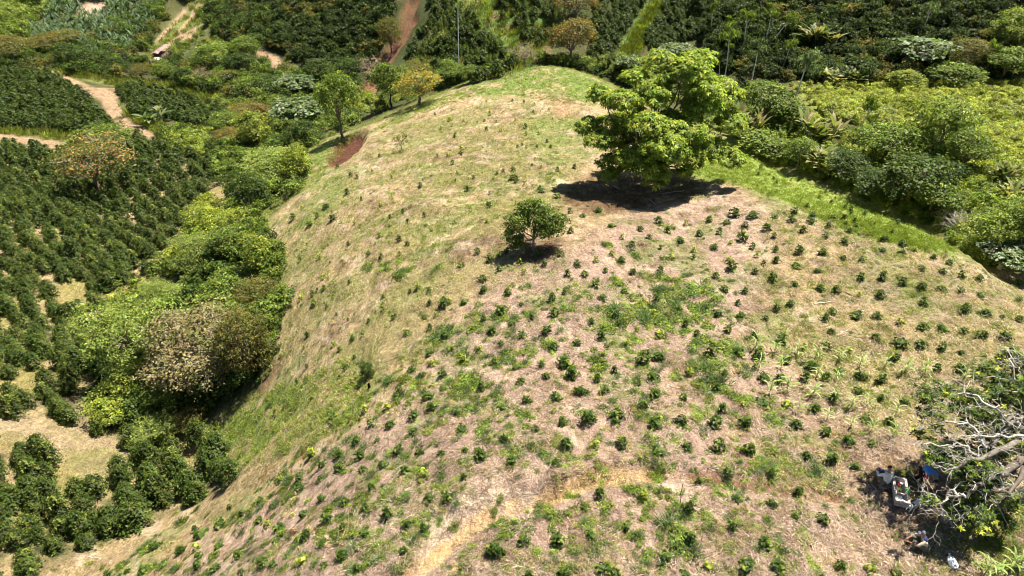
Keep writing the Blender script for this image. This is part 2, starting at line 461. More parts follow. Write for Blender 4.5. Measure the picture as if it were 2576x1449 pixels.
def attr_mat(name, rough=0.8, spec=0.3, transl=0.0, noise=None, rand=0.0, bump=0.0):
    m, nt, out = new_mat(name)
    at = nt.nodes.new("ShaderNodeAttribute"); at.attribute_name = "Col"
    colr = at.outputs["Color"]
    if rand:
        oi = nt.nodes.new("ShaderNodeObjectInfo")
        mr = nt.nodes.new("ShaderNodeMapRange")
        mr.inputs[3].default_value = 1 - rand; mr.inputs[4].default_value = 1 + rand
        nt.links.new(oi.outputs["Random"], mr.inputs[0])
        sc = nt.nodes.new("ShaderNodeVectorMath"); sc.operation = 'SCALE'
        nt.links.new(colr, sc.inputs[0]); nt.links.new(mr.outputs[0], sc.inputs["Scale"])
        colr = sc.outputs[0]
    b = nt.nodes.new("ShaderNodeBsdfPrincipled")
    if noise:
        colr, fac = vary(nt, colr, *noise)
        if bump:
            bp = nt.nodes.new("ShaderNodeBump"); bp.inputs["Strength"].default_value = bump; bp.inputs["Distance"].default_value = 0.03
            nt.links.new(fac, bp.inputs["Height"]); nt.links.new(bp.outputs[0], b.inputs["Normal"])
    nt.links.new(colr, b.inputs["Base Color"])
    b.inputs["Roughness"].default_value = rough
    b.inputs["Specular IOR Level"].default_value = spec
    if transl:
        t = nt.nodes.new("ShaderNodeBsdfTranslucent")
        tint = nt.nodes.new("ShaderNodeVectorMath"); tint.operation = 'MULTIPLY'
        tint.inputs[1].default_value = (1.25, 1.35, 0.6)
        nt.links.new(colr, tint.inputs[0]); nt.links.new(tint.outputs[0], t.inputs["Color"])
        mx = nt.nodes.new("ShaderNodeMixShader"); mx.inputs[0].default_value = transl
        nt.links.new(b.outputs[0], mx.inputs[1]); nt.links.new(t.outputs[0], mx.inputs[2])
        nt.links.new(mx.outputs[0], out.inputs[0])
    else:
        nt.links.new(b.outputs[0], out.inputs[0])
    return m


def flat_mat(name, colr, rough=0.7, spec=0.3, scale=14, lo=0.75, hi=1.2, bump=0.15, metallic=0.0):
    m, nt, out = new_mat(name)
    rgb = nt.nodes.new("ShaderNodeRGB"); rgb.outputs[0].default_value = (*colr, 1)
    cc, fac = vary(nt, rgb.outputs[0], scale, lo, hi)
    b = nt.nodes.new("ShaderNodeBsdfPrincipled")
    b.inputs["Roughness"].default_value = rough; b.inputs["Specular IOR Level"].default_value = spec
    b.inputs["Metallic"].default_value = metallic
    bp = nt.nodes.new("ShaderNodeBump"); bp.inputs["Strength"].default_value = bump; bp.inputs["Distance"].default_value = 0.02
    nt.links.new(fac, bp.inputs["Height"]); nt.links.new(bp.outputs[0], b.inputs["Normal"])
    nt.links.new(cc, b.inputs["Base Color"]); nt.links.new(b.outputs[0], out.inputs[0])
    return m


M_LEAF = attr_mat("leaf", 0.50, 0.20, 0.38, rand=0.13)
M_DULL_LEAF = attr_mat("dull_leaf", 0.75, 0.15, 0.25, rand=0.10)
M_BARK = attr_mat("bark", 0.9, 0.15, 0, noise=(6, 0.65, 1.3), bump=0.5)
M_STRAW = attr_mat("straw", 0.8, 0.2, 0.15)


def ground_material():
    m, nt, out = new_mat("ground_litter")
    L = nt.links
    at = nt.nodes.new("ShaderNodeAttribute"); at.attribute_name = "Col"
    tc = nt.nodes.new("ShaderNodeTexCoord")
    b = nt.nodes.new("ShaderNodeBsdfPrincipled")
    b.inputs["Roughness"].default_value = 0.92; b.inputs["Specular IOR Level"].default_value = 0.12

    def noise(scale, detail, rough, rot=0.0, stretch=(1, 1, 1), dist=0.0):
        mp = nt.nodes.new("ShaderNodeMapping")
        mp.inputs["Rotation"].default_value = (0, 0, rot); mp.inputs["Scale"].default_value = stretch
        L.new(tc.outputs["Object"], mp.inputs[0])
        n = nt.nodes.new("ShaderNodeTexNoise")
        n.inputs["Scale"].default_value = scale; n.inputs["Detail"].default_value = detail; n.inputs["Roughness"].default_value = rough
        n.inputs["Distortion"].default_value = dist
        L.new(mp.outputs[0], n.inputs["Vector"])
        return n.outputs["Fac"]

    def rng(x, a, bb, lo, hi):
        r = nt.nodes.new("ShaderNodeMapRange")
        for i, q in enumerate((a, bb, lo, hi)):
            r.inputs[i + 1].default_value = q
        L.new(x, r.inputs[0])
        return r.outputs[0]

    def mul(x, y2):
        r = nt.nodes.new("ShaderNodeMath"); r.operation = 'MULTIPLY'
        L.new(x, r.inputs[0]); L.new(y2, r.inputs[1])
        return r.outputs[0]

    a1 = noise(3.2, 6, 0.72, 0.6, (1, 0.35, 1), 0.6)      # streaks of litter
    a2 = noise(3.4, 6, 0.75, -0.9, (0.4, 1, 1), 0.8)      # crossing streaks
    a3 = noise(9.0, 5, 0.75)                              # clods and stems
    f = mul(mul(rng(a1, 0.34, 0.66, 0.52, 1.42), rng(a2, 0.34, 0.66, 0.62, 1.36)), rng(a3, 0.32, 0.68, 0.55, 1.42))
    sc = nt.nodes.new("ShaderNodeVectorMath"); sc.operation = 'SCALE'
    L.new(at.outputs["Color"], sc.inputs[0]); L.new(f, sc.inputs["Scale"])
    # a little hue drift: redder soil / greyer straw
    a4 = noise(1.3, 5, 0.7)
    hs = nt.nodes.new("ShaderNodeHueSaturation")
    L.new(rng(a4, 0.3, 0.7, 0.485, 0.515), hs.inputs["Hue"]); L.new(rng(a3, 0.3, 0.7, 1.15, 0.8), hs.inputs["Saturation"])
    L.new(sc.outputs[0], hs.inputs["Color"])
    L.new(hs.outputs[0], b.inputs["Base Color"])
    bp = nt.nodes.new("ShaderNodeBump"); bp.inputs["Strength"].default_value = 0.9; bp.inputs["Distance"].default_value = 0.10
    L.new(f, bp.inputs["Height"]); L.new(bp.outputs[0], b.inputs["Normal"])
    L.new(b.outputs[0], out.inputs[0])
    return m


M_GROUND = ground_material()


# ------------------------------------------------------------------ mesh making
def raw_mesh(name, V, F, colour=None, mat=None, smooth_shade=False):
    me = bpy.data.meshes.new(name)
    V = np.ascontiguousarray(V, np.float32); F = np.ascontiguousarray(F, np.int32)
    k = F.shape[1]
    me.vertices.add(len(V)); me.vertices.foreach_set("co", V.ravel())
    me.loops.add(F.size); me.loops.foreach_set("vertex_index", F.ravel())
    me.polygons.add(len(F)); me.polygons.foreach_set("loop_start", np.arange(0, F.size, k, dtype=np.int32))
    me.update(calc_edges=True)
    if smooth_shade:
        me.polygons.foreach_set("use_smooth", np.ones(len(F), bool))
    if colour is not None:
        a = me.color_attributes.new("Col", 'FLOAT_COLOR', 'POINT')
        cc = np.ones((len(V), 4), np.float32); cc[:, :3] = colour
        a.data.foreach_set("color", cc.ravel())
    if mat is not None:
        me.materials.append(mat)
    return me


def link(name, data, parent=None):
    o = bpy.data.objects.new(name, data)
    COL.objects.link(o)
    if parent is not None:
        o.parent = parent
    return o


def tag(o, label=None, cat=None, group=None, kind=None):
    if label: o["label"] = label
    if cat: o["category"] = cat
    if group: o["group"] = group
    if kind: o["kind"] = kind
    return o


# the ground sheet; the worn path, roads and the scar are faces of their own
fc = GF
fm = lambda m: m[fc].mean(1)
is_path = fm(path_m) > 0.5
is_road = (fm(road_m) > 0.5) & ~is_path
is_slide = (fm(slide_m) > 0.5) & ~is_path & ~is_road
is_hill = (fm(hill) > 0.5) & ~is_path & ~is_road & ~is_slide
rest = ~(is_path | is_road | is_slide | is_hill)
GV = np.stack([gx, gy, gz], 1)
for nm, sel in (("footpath", is_path), ("dirt_road", is_road), ("landslide_scar", is_slide), ("hillside", is_hill), ("ground", rest)):
    f = fc[sel]
    used, inv = np.unique(f.ravel(), return_inverse=True)
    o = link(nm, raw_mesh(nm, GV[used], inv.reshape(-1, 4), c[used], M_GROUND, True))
    tag(o, kind="structure")


# ------------------------------------------------------------------ plants
class Geo:
    """collects quads with colours, then becomes one mesh"""

    def __init__(s):
        s.V = []; s.F = []; s.C = []; s.n = 0

    def add(s, V, F, colr):
        V = np.asarray(V, float); F = np.asarray(F, int)
        colr = np.asarray(colr, float)
        if colr.ndim == 1:
            colr = np.tile(colr, (len(V), 1))
        s.V.append(V); s.F.append(F + s.n); s.C.append(colr); s.n += len(V)
        return s

    def arrays(s):
        return np.concatenate(s.V), np.concatenate(s.F), np.concatenate(s.C)

    def mesh(s, name, mat, smooth_shade=False):
        V, F, C = s.arrays()
        return raw_mesh(name, V, F, C, mat, smooth_shade)


def leaves(g, pos, direc, normal, length, width, colr, fold=0.18):
    """diamond leaves: pos = middle (n,3)"""
    n = len(pos)
    direc = unit(direc)
    side = unit(np.cross(direc, normal))
    nor = np.cross(side, direc)
    length = np.broadcast_to(np.asarray(length, float), (n,))[:, None]
    width = np.broadcast_to(np.asarray(width, float), (n,))[:, None]
    V = np.empty((n, 4, 3))
    V[:, 0] = pos - direc * length * 0.5
    V[:, 1] = pos + side * width * 0.5 + nor * width * fold + direc * length * 0.05
    V[:, 2] = pos + direc * length * 0.5 - nor * length * 0.12
    V[:, 3] = pos - side * width * 0.5 + nor * width * fold + direc * length * 0.05
    F = np.arange(4 * n).reshape(n, 4)
    g.add(V.reshape(-1, 3), F, np.repeat(np.broadcast_to(colr, (n, 3)), 4, 0))


def tube(g, P, R, colr, sides=6):
    P = np.asarray(P, float); R = np.asarray(R, float)
    n = len(P)
    T = unit(np.gradient(P, axis=0))
    ref = np.array((0.31, 0.83, 0.46)) if abs(T[0] @ np.array((0.31, 0.83, 0.46))) < 0.9 else np.array((1.0, 0, 0))
    A = unit(np.cross(T, ref)); B = np.cross(T, A)
    ang = np.arange(sides) * 2 * math.pi / sides
    V = P[:, None] + R[:, None, None] * (np.cos(ang)[None, :, None] * A[:, None] + np.sin(ang)[None, :, None] * B[:, None])
    i = np.arange(n - 1)[:, None] * sides; j = np.arange(sides)[None]; k = (j + 1) % sides
    F = np.stack([i + j, i + k, i + sides + k, i + sides + j], -1).reshape(-1, 4)
    g.add(V.reshape(-1, 3), F, colr)


def limb(rng, a, b, r0, r1, wob=0.12, n=6, sag=0.0):
    a = np.asarray(a, float); b = np.asarray(b, float)
    t = np.linspace(0, 1, n)[:, None]
    L = np.linalg.norm(b - a)
    w = rng.normal(0, wob * L * 0.35, (n, 3)) * np.sin(t * math.pi)
    P = a + (b - a) * t + w
    P[:, 2] += sag * L * np.sin(t[:, 0] * math.pi)
    return P, r0 + (r1 - r0) * t[:, 0] ** 0.8


def dirs(rng, n, zlo=-0.35):
    d = unit(rng.normal(0, 1, (n * 3, 3)))
    d = d[d[:, 2] > zlo][:n]
    while len(d) < n:
        e = unit(rng.normal(0, 1, (n, 3))); d = np.concatenate([d, e[e[:, 2] > zlo]])[:n]
    return d


def pal(rng, colours, weights, n):
    k = rng.choice(len(colours), n, p=np.array(weights) / sum(weights))
    c0 = np.array(colours)[k]
    return c0 * np.exp(rng.normal(0, 0.20, (n, 1))) * (1 + rng.normal(0, 0.05, (n, 3)))


PALS = {
    "coffee": ([(.044, .070, .011), (.068, .100, .015), (.11, .14, .024), (.17, .19, .036)], (4, 4, 2, .6)),
    "dark": ([(.036, .062, .012), (.058, .092, .016), (.10, .135, .026)], (3, 4, 2)),
    "mid": ([(.080, .120, .018), (.125, .175, .027), (.20, .245, .045)], (3, 4, 2)),
    "light": ([(.20, .25, .052), (.26, .31, .075), (.13, .18, .035)], (3, 4, 2)),
    "yellowgreen": ([(.21, .25, .032), (.29, .32, .05), (.12, .165, .025)], (4, 3, 2)),
    "olive": ([(.10, .105, .025), (.15, .15, .035), (.17, .12, .03)], (4, 4, 2)),
    "brown": ([(.20, .17, .075), (.25, .21, .11), (.13, .15, .04), (.17, .13, .05)], (4, 3, 2, 1.5)),
    "silver": ([(.16, .21, .11), (.25, .29, .18), (.10, .14, .04)], (2, 2, 4)),
    "yellow": ([(.38, .30, .05), (.26, .24, .05), (.12, .15, .03)], (4, 3, 2)),
    "orange": ([(.26, .17, .045), (.12, .13, .03), (.09, .12, .03), (.36, .20, .06)], (2, 3, 3, 1)),
    "rust": ([(.22, .14, .03), (.14, .12, .03), (.09, .11, .03)], (3, 3, 2)),
    "hero": ([(.17, .235, .025), (.225, .285, .030), (.30, .345, .045), (.11, .16, .02)], (4, 4, 2, 2)),
    "drygrass": ([(.50, .40, .20), (.36, .29, .12), (.26, .24, .07)], (3, 3, 2)),
    "coffeefar": ([(.034, .054, .010), (.052, .076, .013), (.085, .11, .020)], (4, 4, 2)),  # far coffee's dark green, darkened further in place of cloud shade
    "forest": ([(.024, .042, .009), (.042, .066, .013), (.075, .10, .020)], (4, 4, 1.5)),  # dark forest greens, with thin cloud shade put into the tones
    "sunny": ([(.36, .38, .075), (.46, .44, .15), (.25, .30, .05)], (4, 2, 2)),
    "cream": ([(.55, .52, .36), (.30, .33, .07), (.22, .26, .04)], (2, 3, 3)),
    "weed": ([(.13, .195, .027), (.19, .255, .038), (.26, .32, .055), (.08, .12, .02)], (3, 4, 2, 2)),
    "bluegrass": ([(.12, .18, .07), (.16, .22, .10)], (1, 1)),
    "seedling": ([(.042, .078, .010), (.066, .108, .015), (.11, .16, .022), (.18, .22, .03)], (4, 4, 2, .8)),
}


def make_crown(rng, lobes, n_clusters, per, spread, leaf, aspect, palette, droop=0.25, shell=(0.72, 1.03), zlo=-0.45, flat=1.0):
    """leafy crown: leaf sprays through the outer part of several lobes"""
    g = Geo()
    L = np.array(lobes, float)
    vol = (L[:, 3] * L[:, 4] * L[:, 5]) ** (2 / 3)
    k = rng.choice(len(L), n_clusters * 2, p=vol / vol.sum())
    d = dirs(rng, len(k), zlo)
    rr = rng.uniform(shell[0], shell[1], (len(k), 1))
    w1, w2, w3 = rng.normal(0, 2.6, (3, len(L), 3)); ph = rng.uniform(0, 6.28, (3, len(L)))
    bump = sum(np.sin((d * w[k]).sum(1) + p[k]) for w, p in zip((w1, w2, w3), ph)) / 3
    rr = rr * (1 + .24 * bump[:, None])
    d = d[:]
    P = L[k, :3] + d * L[k, 3:6] * rr
    keep = np.ones(len(k), bool)
    for j in range(len(L)):
        q = ((P - L[j, :3]) / L[j, 3:6])
        keep &= ~((np.linalg.norm(q, axis=1) < 0.62) & (k != j))
    P, d = P[keep][:n_clusters], d[keep][:n_clusters]
    n = len(P)
    tint = pal(rng, *PALS[palette], n)
    per_n = per
    pos = np.repeat(P, per_n, 0) + rng.normal(0, 1, (n * per_n, 3)) * spread * np.array((1, 1, 0.65 * flat))
    out = np.repeat(d, per_n, 0)
    nor = unit(out * 0.45 + np.array((0, 0, 0.75)) + rng.normal(0, 0.55, (n * per_n, 3)))
    di = unit(np.cross(nor, rng.normal(0, 1, (n * per_n, 3)))) + out * 0.35 + np.array((0, 0, -droop))
    sz = leaf * np.exp(rng.normal(0, 0.25, n * per_n))
    cc = np.repeat(tint, per_n, 0) * np.exp(rng.normal(0, 0.14, (n * per_n, 1)))
    leaves(g, pos, di, nor, sz, sz * aspect, cc)
    return g, P


def lobe_set(rng, n, w=0.5, z0=0.35, z1=1.0, rlo=0.2, rhi=0.34, round_=True):
    """n lobes in a crown of half width w between heights z0 and z1"""
    out = []
    zc = (z0 + z1) / 2; hz = (z1 - z0) / 2
    out.append((0, 0, zc + hz * 0.2, w * 0.62, w * 0.62, hz * 0.8))
    for i in range(n):
        a = 2 * math.pi * (i + rng.uniform(-.3, .3)) / n
        t = rng.uniform(-0.65, 0.75)
        r = rng.uniform(rlo, rhi)
        rad = (w - r * 0.9) * math.sqrt(max(0.15, 1 - (t * 0.8) ** 2)) * rng.uniform(0.65, 1.15)
        out.append((math.cos(a) * rad, math.sin(a) * rad, zc + t * hz, r, r, min(r * 0.8, hz * 0.7) * rng.uniform(0.75, 1.1)))
    return out


BARK = np.array((0.17, 0.135, 0.10)); PALEBARK = np.array((0.42, 0.38, 0.32)); DARKBARK = np.array((0.07, 0.055, 0.042))


def make_trunk(rng, lobes, r, h0, colr, lean=(0, 0), limbs=None, twigs=0, P=None, twig_r=0.006, twig_col=None):
    g = Geo()
    top = np.array((lean[0], lean[1], h0))
    p, rr = limb(rng, (0, 0, -0.03), top, r * 1.25, r * 0.8, 0.10, 6)
    rr[0] *= 1.25
    tube(g, p, rr, colr, 8)
    for l in (lobes if limbs is None else lobes[:limbs]):
        e = np.array(l[:3]) + np.array((0, 0, -l[5] * 0.1))
        p, rr = limb(rng, top, e, r * 0.62, r * 0.16, 0.16, 6, 0.05)
        tube(g, p, rr, colr, 5)
        for q in range(2):
            e2 = e + rng.normal(0, 0.5, 3) * np.array(l[3:6])
            p2, r2 = limb(rng, p[3], e2, r * 0.28, r * 0.08, 0.2, 4)
            tube(g, p2, r2, colr, 4)
    if twigs and P is not None:
        ends = P[rng.choice(len(P), min(twigs, len(P)), replace=False)]
        for e in ends:
            l = min(lobes, key=lambda q: np.linalg.norm(np.array(q[:3]) - e))
            a = np.array(l[:3])
            p2, r2 = limb(rng, a + (e - a) * 0.3, a + (e - a) * rng.uniform(0.95, 1.12), twig_r, twig_r * 0.35, 0.22, 4)
            tube(g, p2, r2, colr if twig_col is None else twig_col, 3)
    return g


LIB = {}      # kind -> list of (crown mesh, trunk mesh), one unit wide and one unit high


def lib_tree(kind, seeds, palette, n_lobes, clusters, per, spread, leaf, aspect, trunk_r=0.03, z0=0.3, h0=0.3, bark=BARK, twigs=0, mat=None, flat=1.0,
             droop=0.25, rlo=0.2, rhi=0.34, twig_col=None, twig_r=0.006, shell=(0.72, 1.03), zlo=-0.45):
    out = []
    for s in seeds:
        rng = np.random.default_rng(s)
        lob = lobe_set(rng, n_lobes, 0.5, z0, 1.0, rlo, rhi)
        g, P = make_crown(rng, lob, clusters, per, spread, leaf, aspect, palette, droop, flat=flat, shell=shell, zlo=zlo)
        t = make_trunk(rng, lob, trunk_r, h0, bark, twigs=twigs, P=P, twig_col=twig_col, twig_r=twig_r)
        out.append((g.mesh(kind + "_crown", mat or M_LEAF), t.mesh(kind + "_trunk", M_BARK, True)))
    LIB[kind] = out


lib_tree("broad", (1, 2), "dark", 9, 420, 9, .045, .052, .5)
lib_tree("mid", (3, 4), "mid", 9, 420, 9, .045, .050, .5)
lib_tree("light", (5, 6), "light", 11, 900, 10, .034, .034, .42, z0=0.08, h0=0.2, droop=.35)
lib_tree("bright", (7, 8), "yellowgreen", 8, 420, 9, .045, .052, .5, z0=0.12, h0=0.2)
lib_tree("olive", (9, 10), "olive", 9, 520, 10, .04, .040, .5, z0=0.15, h0=0.25, twigs=25, twig_r=.004)
lib_tree("brown", (11,), "brown", 13, 1150, 9, .033, .030, .5, z0=0.12, h0=0.22, twigs=170, twig_col=(.40, .35, .27), twig_r=.0055, bark=PALEBARK, mat=M_DULL_LEAF)
lib_tree("silver", (12, 13), "silver", 8, 260, 8, .04, .085, .55, z0=0.35, h0=0.4, bark=PALEBARK)
lib_tree("yellow", (14,), "yellow", 8, 420, 10, .042, .040, .5, z0=0.4, h0=0.35)
lib_tree("orange", (15,), "orange", 8, 330, 9, .05, .036, .5, z0=0.25, h0=0.35, twigs=110, twig_col=(.32, .25, .19), twig_r=.006, bark=(0.24, 0.15, 0.10))
lib_tree("rust", (16,), "rust", 8, 420, 9, .045, .044, .5, z0=0.25, h0=0.3, twigs=30)
lib_tree("tall", (17, 18), "mid", 7, 380, 9, .05, .055, .5, z0=0.42, h0=0.45, trunk_r=0.022, bark=DARKBARK)
lib_tree("flat", (19,), "olive", 8, 420, 9, .045, .040, .45, z0=0.55, h0=0.5, flat=.5)
lib_tree("dead", (20,), "brown", 8, 110, 6, .05, .03, .5, z0=0.3, h0=0.3, twigs=220, twig_col=(.30, .22, .17), twig_r=.007, bark=(.26, .19, .15), mat=M_DULL_LEAF)
lib_tree("sapling", (27,), "olive", 6, 60, 7, .05, .075, .5, z0=0.35, h0=0.4, trunk_r=.018, twigs=12)
lib_tree("shrub", (21, 22, 23), "mid", 6, 240, 8, .06, .075, .55, z0=0.02, h0=0.1)
lib_tree("vines", (24,), "light", 12, 700, 9, .04, .045, .6, z0=-0.05, h0=0.2, droop=.6, zlo=-.7)
lib_tree("darkround", (25, 26), "dark", 8, 520, 9, .045, .050, .5, z0=0.08, h0=0.2)


def lib_slender(kind, seeds, palette):
    """tall pale trunk with a thin umbrella of big leaves at the top; a unit high"""
    out = []
    for s in seeds:
        rng = np.random.default_rng(s)
        lob = []
        for i in range(6):
            a = i * 2 * math.pi / 6 + rng.uniform(-.3, .3)
            rad = rng.uniform(.12, .38)
            lob.append((math.cos(a) * rad, math.sin(a) * rad, rng.uniform(.78, .97), .15, .15, .05))
        g, P = make_crown(rng, lob, 110, 7, .045, .075, .55, palette, .3)
        t = Geo()
        p, rr = limb(rng, (0, 0, -.02), (rng.uniform(-.08, .08), rng.uniform(-.08, .08), .74), .036, .022, .06, 7)
        tube(t, p, rr, np.array((0.62, 0.58, 0.50)), 6)
        for l in lob:
            p2, r2 = limb(rng, p[-1] * (1, 1, rng.uniform(.9, 1)), np.array(l[:3]), .014, .006, .15, 4)
            tube(t, p2, r2, np.array((0.50, 0.47, 0.41)), 4)
        out.append((g.mesh(kind + "_crown", M_LEAF), t.mesh(kind + "_trunk", M_BARK, True)))
    LIB[kind] = out


lib_slender("slender", (31, 32, 33), "mid")
lib_slender("slender_silver", (34, 35), "silver")


def blade(g, base, az, el, L, w, colr, bend=0.9, n=6, split=False):
    """one long arching leaf blade, as a folded strip"""
    h = np.array((math.cos(az), math.sin(az), 0.0))
    t = np.linspace(0, 1, n)
    e = el - bend * t ** 1.5
    step = L / (n - 1)
    P = [np.array(base, float)]
    for i in range(1, n):
        P.append(P[-1] + step * (h * math.cos(e[i]) + np.array((0, 0, math.sin(e[i])))))
    P = np.array(P)
    side = np.array((-h[1], h[0], 0.0))
    ww = w * np.sin(np.clip(t * 0.93 + 0.07, 0, 1) * math.pi) ** 0.6
    ww[0] = w * 0.15; ww[-1] = w * 0.04
    up = np.array((0, 0, 1.0))
    Lf = P + side * ww[:, None] * .5 + up * ww[:, None] * .12
    Rt = P - side * ww[:, None] * .5 + up * ww[:, None] * .12
    V = np.concatenate([Lf, P, Rt]); F = []
    for i in range(n - 1):
        F.append((i, i + 1, n + i + 1, n + i)); F.append((n + i, n + i + 1, 2 * n + i + 1, 2 * n + i))
    g.add(V, F, colr)


def banana(seed, n_stems=5, leaf_cols=((.10, .17, .045), (.16, .22, .08), (.20, .21, .09)), stiff=.8, nl=7):
    rng = np.random.default_rng(seed)
    g = Geo(); t = Geo()
    for s in range(n_stems):
        a = rng.uniform(0, 6.28); r = rng.uniform(0.02, .22)
        b = np.array((r * math.cos(a), r * math.sin(a), 0))
        hh = rng.uniform(.28, .5)
        lean = np.array((r * math.cos(a) * .8, r * math.sin(a) * .8, hh))
        p, rr = limb(rng, b, b + lean, .022, .014, .05, 4)
        tube(t, p, rr, np.array((.20, .17, .09)), 6)
        for i in range(nl):
            az = rng.uniform(0, 6.28)
            cc = np.array(leaf_cols[rng.integers(len(leaf_cols))]) * rng.uniform(.75, 1.25)
            blade(g, p[-1] - (0, 0, rng.uniform(0, .06)), az, rng.uniform(.75, 1.45), rng.uniform(.32, .55), rng.uniform(.07, .11), cc, rng.uniform(.5, 1.5) * stiff)
    return g, t


def lib_banana(kind, seeds, **kw):
    LIB[kind] = []
    for s in seeds:
        g, t = banana(s, **kw)
        LIB[kind].append((g.mesh(kind + "_leaves", M_LEAF), t.mesh(kind + "_stems", M_BARK, True)))


lib_banana("banana", (41, 42))
lib_banana("heliconia", (43, 44, 45), n_stems=13, leaf_cols=((.16, .19, .05), (.32, .31, .15), (.26, .22, .10), (.11, .15, .04)), stiff=.5, nl=6)


# the coffee bush (a metre wide, a metre high): tiers of drooping laterals with paired glossy leaves
def coffee_mesh(seed, n_br, per, leaf, palette, wid=0.5, top=1.0, col_top=True):
    rng = np.random.default_rng(seed)
    g = Geo()
    pos = []; di = []; no = []; cc = []
    for i in range(n_br):
        z = top * (0.10 + 0.86 * (i + rng.uniform(0, 1)) / n_br)
        rmax = wid * (1.0 - 0.75 * (z / top) ** 2.6) * rng.uniform(.78, 1.08)
        az = i * 2.39996 + rng.uniform(-.4, .4)
        hd = np.array((math.cos(az), math.sin(az), 0))
        tint = pal(rng, *PALS[palette], 1)[0]
        t = rng.uniform(.30, 1.0, per)
        P = np.array((0, 0, z)) + hd * rmax * t[:, None] + np.array((0, 0, 1)) * (0.16 * t - 0.22 * t ** 2)[:, None] * wid * 2
        P += rng.normal(0, .045, (per, 3)) * wid * 2
        sd = np.array((-hd[1], hd[0], 0)) * rng.choice((-1, 1), per)[:, None]
        pos.append(P); di.append(hd * .6 + sd * .8 + np.array((0, 0, -.35)) + rng.normal(0, .25, (per, 3)))
        no.append(np.array((0, 0, 1)) + hd * .35 + rng.normal(0, .35, (per, 3)))
        young = np.clip((t[:, None] - .75) * 1.6, 0, 1)
        cc.append(tint * (1 + young * .5) * np.exp(rng.normal(0, .15, (per, 1))))
    pos = np.concatenate(pos); n = len(pos)
    sz = leaf * np.exp(rng.normal(0, .2, n))
    leaves(g, pos, np.concatenate(di), np.concatenate(no), sz, sz * .46, np.concatenate(cc))
    tube(g, [(0, 0, -.05), (.01, 0, top * .5), (0, .01, top * .95)], [.02, .014, .004], np.array((.16, .12, .08)), 4)
    return g


COFFEE = [coffee_mesh(50 + i, 52, 24, .092, "coffee") for i in range(4)]
COFFEE_ME = [g.mesh("coffee_bush", M_LEAF) for g in COFFEE]
COFFEE_FAR = [coffee_mesh(60 + i, 24, 9, .19, "coffeefar") for i in range(3)]
SEEDL = [coffee_mesh(70 + i, 16, 9, .24, "seedling", top=.95) for i in range(4)]
SEEDL_ME = [g.mesh("coffee_seedling", M_LEAF) for g in SEEDL]
SEED_Y = coffee_mesh(75, 10, 8, .25, "yellowgreen", top=.95)
SEED_Y_ME = SEED_Y.mesh("coffee_seedling", M_LEAF)


def tuft(seed, n, L, w, palette, spread, up=(.5, 1.4)):
    rng = np.random.default_rng(seed)
    g = Geo()
    cols = pal(rng, *PALS[palette], n)
    a = rng.uniform(0, 6.28, n); e = rng.uniform(up[0], up[1], n)
    d = np.stack([np.cos(a) * np.cos(e), np.sin(a) * np.cos(e), np.sin(e)], 1)
    b = rng.normal(0, spread, (n, 3)) * (1, 1, 0)
    ll = L * rng.uniform(.5, 1.1, n)
    leaves(g, b + d * ll[:, None] * .5, d, np.cross(d, rng.normal(0, 1, (n, 3))), ll, w, cols, .05)
    return g


def weed(seed, n, palette, leaf=.11):
    """low broad-leaved herb cushion, a metre wide"""
    rng = np.random.default_rng(seed)
    g = Geo()
    k = rng.integers(3, 6)
    cen = rng.uniform(-.28, .28, (k, 2)); hh = rng.uniform(.14, .36, k); rd = rng.uniform(.18, .32, k)
    i = rng.integers(0, k, n)
    d = dirs(rng, n, 0.0)
    P = np.stack([cen[i, 0] + d[:, 0] * rd[i], cen[i, 1] + d[:, 1] * rd[i], d[:, 2] * hh[i]], 1) * rng.uniform(.6, 1.08, (n, 1))
    tint = pal(rng, *PALS[palette], k)
    cc = tint[i] * np.exp(rng.normal(0, .22, (n, 1)))
    nor = unit(d * .5 + (0, 0, .8) + rng.normal(0, .5, (n, 3)))
    di = unit(np.cross(nor, rng.normal(0, 1, (n, 3)))) + d * .4
    sz = leaf * np.exp(rng.normal(0, .3, n))
    leaves(g, P, di, nor, sz, sz * .45, cc)
    return g


WEEDS = [weed(80, 150, "weed"), weed(81, 110, "weed", .13), weed(82, 170, "weed", .09), weed(83, 120, "yellowgreen", .10), weed(84, 120, "mid", .12)]
BLUE = [tuft(86, 110, .55, .035, "bluegrass", .16, (.3, 1.3))]
GRASS = [tuft(87, 26, .42, .03, "weed", .12), tuft(88, 22, .36, .028, "yellowgreen", .12)]

DRY = [tuft(187 + i, 30, .40, .022, "drygrass", .12, (.2, 1.2)) for i in range(2)]


def straw(seed, n, cols, L=.30, w=.0085):
    rng = np.random.default_rng(seed)
    g = Geo()
    a = rng.normal(rng.uniform(0, 3.14), .8, n)
    e = rng.normal(.08, .16, n)
    d = np.stack([np.cos(a) * np.cos(e), np.sin(a) * np.cos(e), np.sin(e)], 1)
    P = rng.normal(0, .26, (n, 3)) * (1, 1, 0) + np.array((0, 0, .035)) + rng.uniform(0, .07, (n, 1)) * np.array((0, 0, 1))
    cc = np.array(cols)[rng.integers(0, len(cols), n)] * rng.uniform(.7, 1.25, (n, 1))
    ll = L * rng.uniform(.4, 1.3, n)
    leaves(g, P, d, np.tile((0, 0, 1.0), (n, 1)) + rng.normal(0, .4, (n, 3)), ll, w * rng.uniform(.7, 1.8, n), cc, .05)
    return g


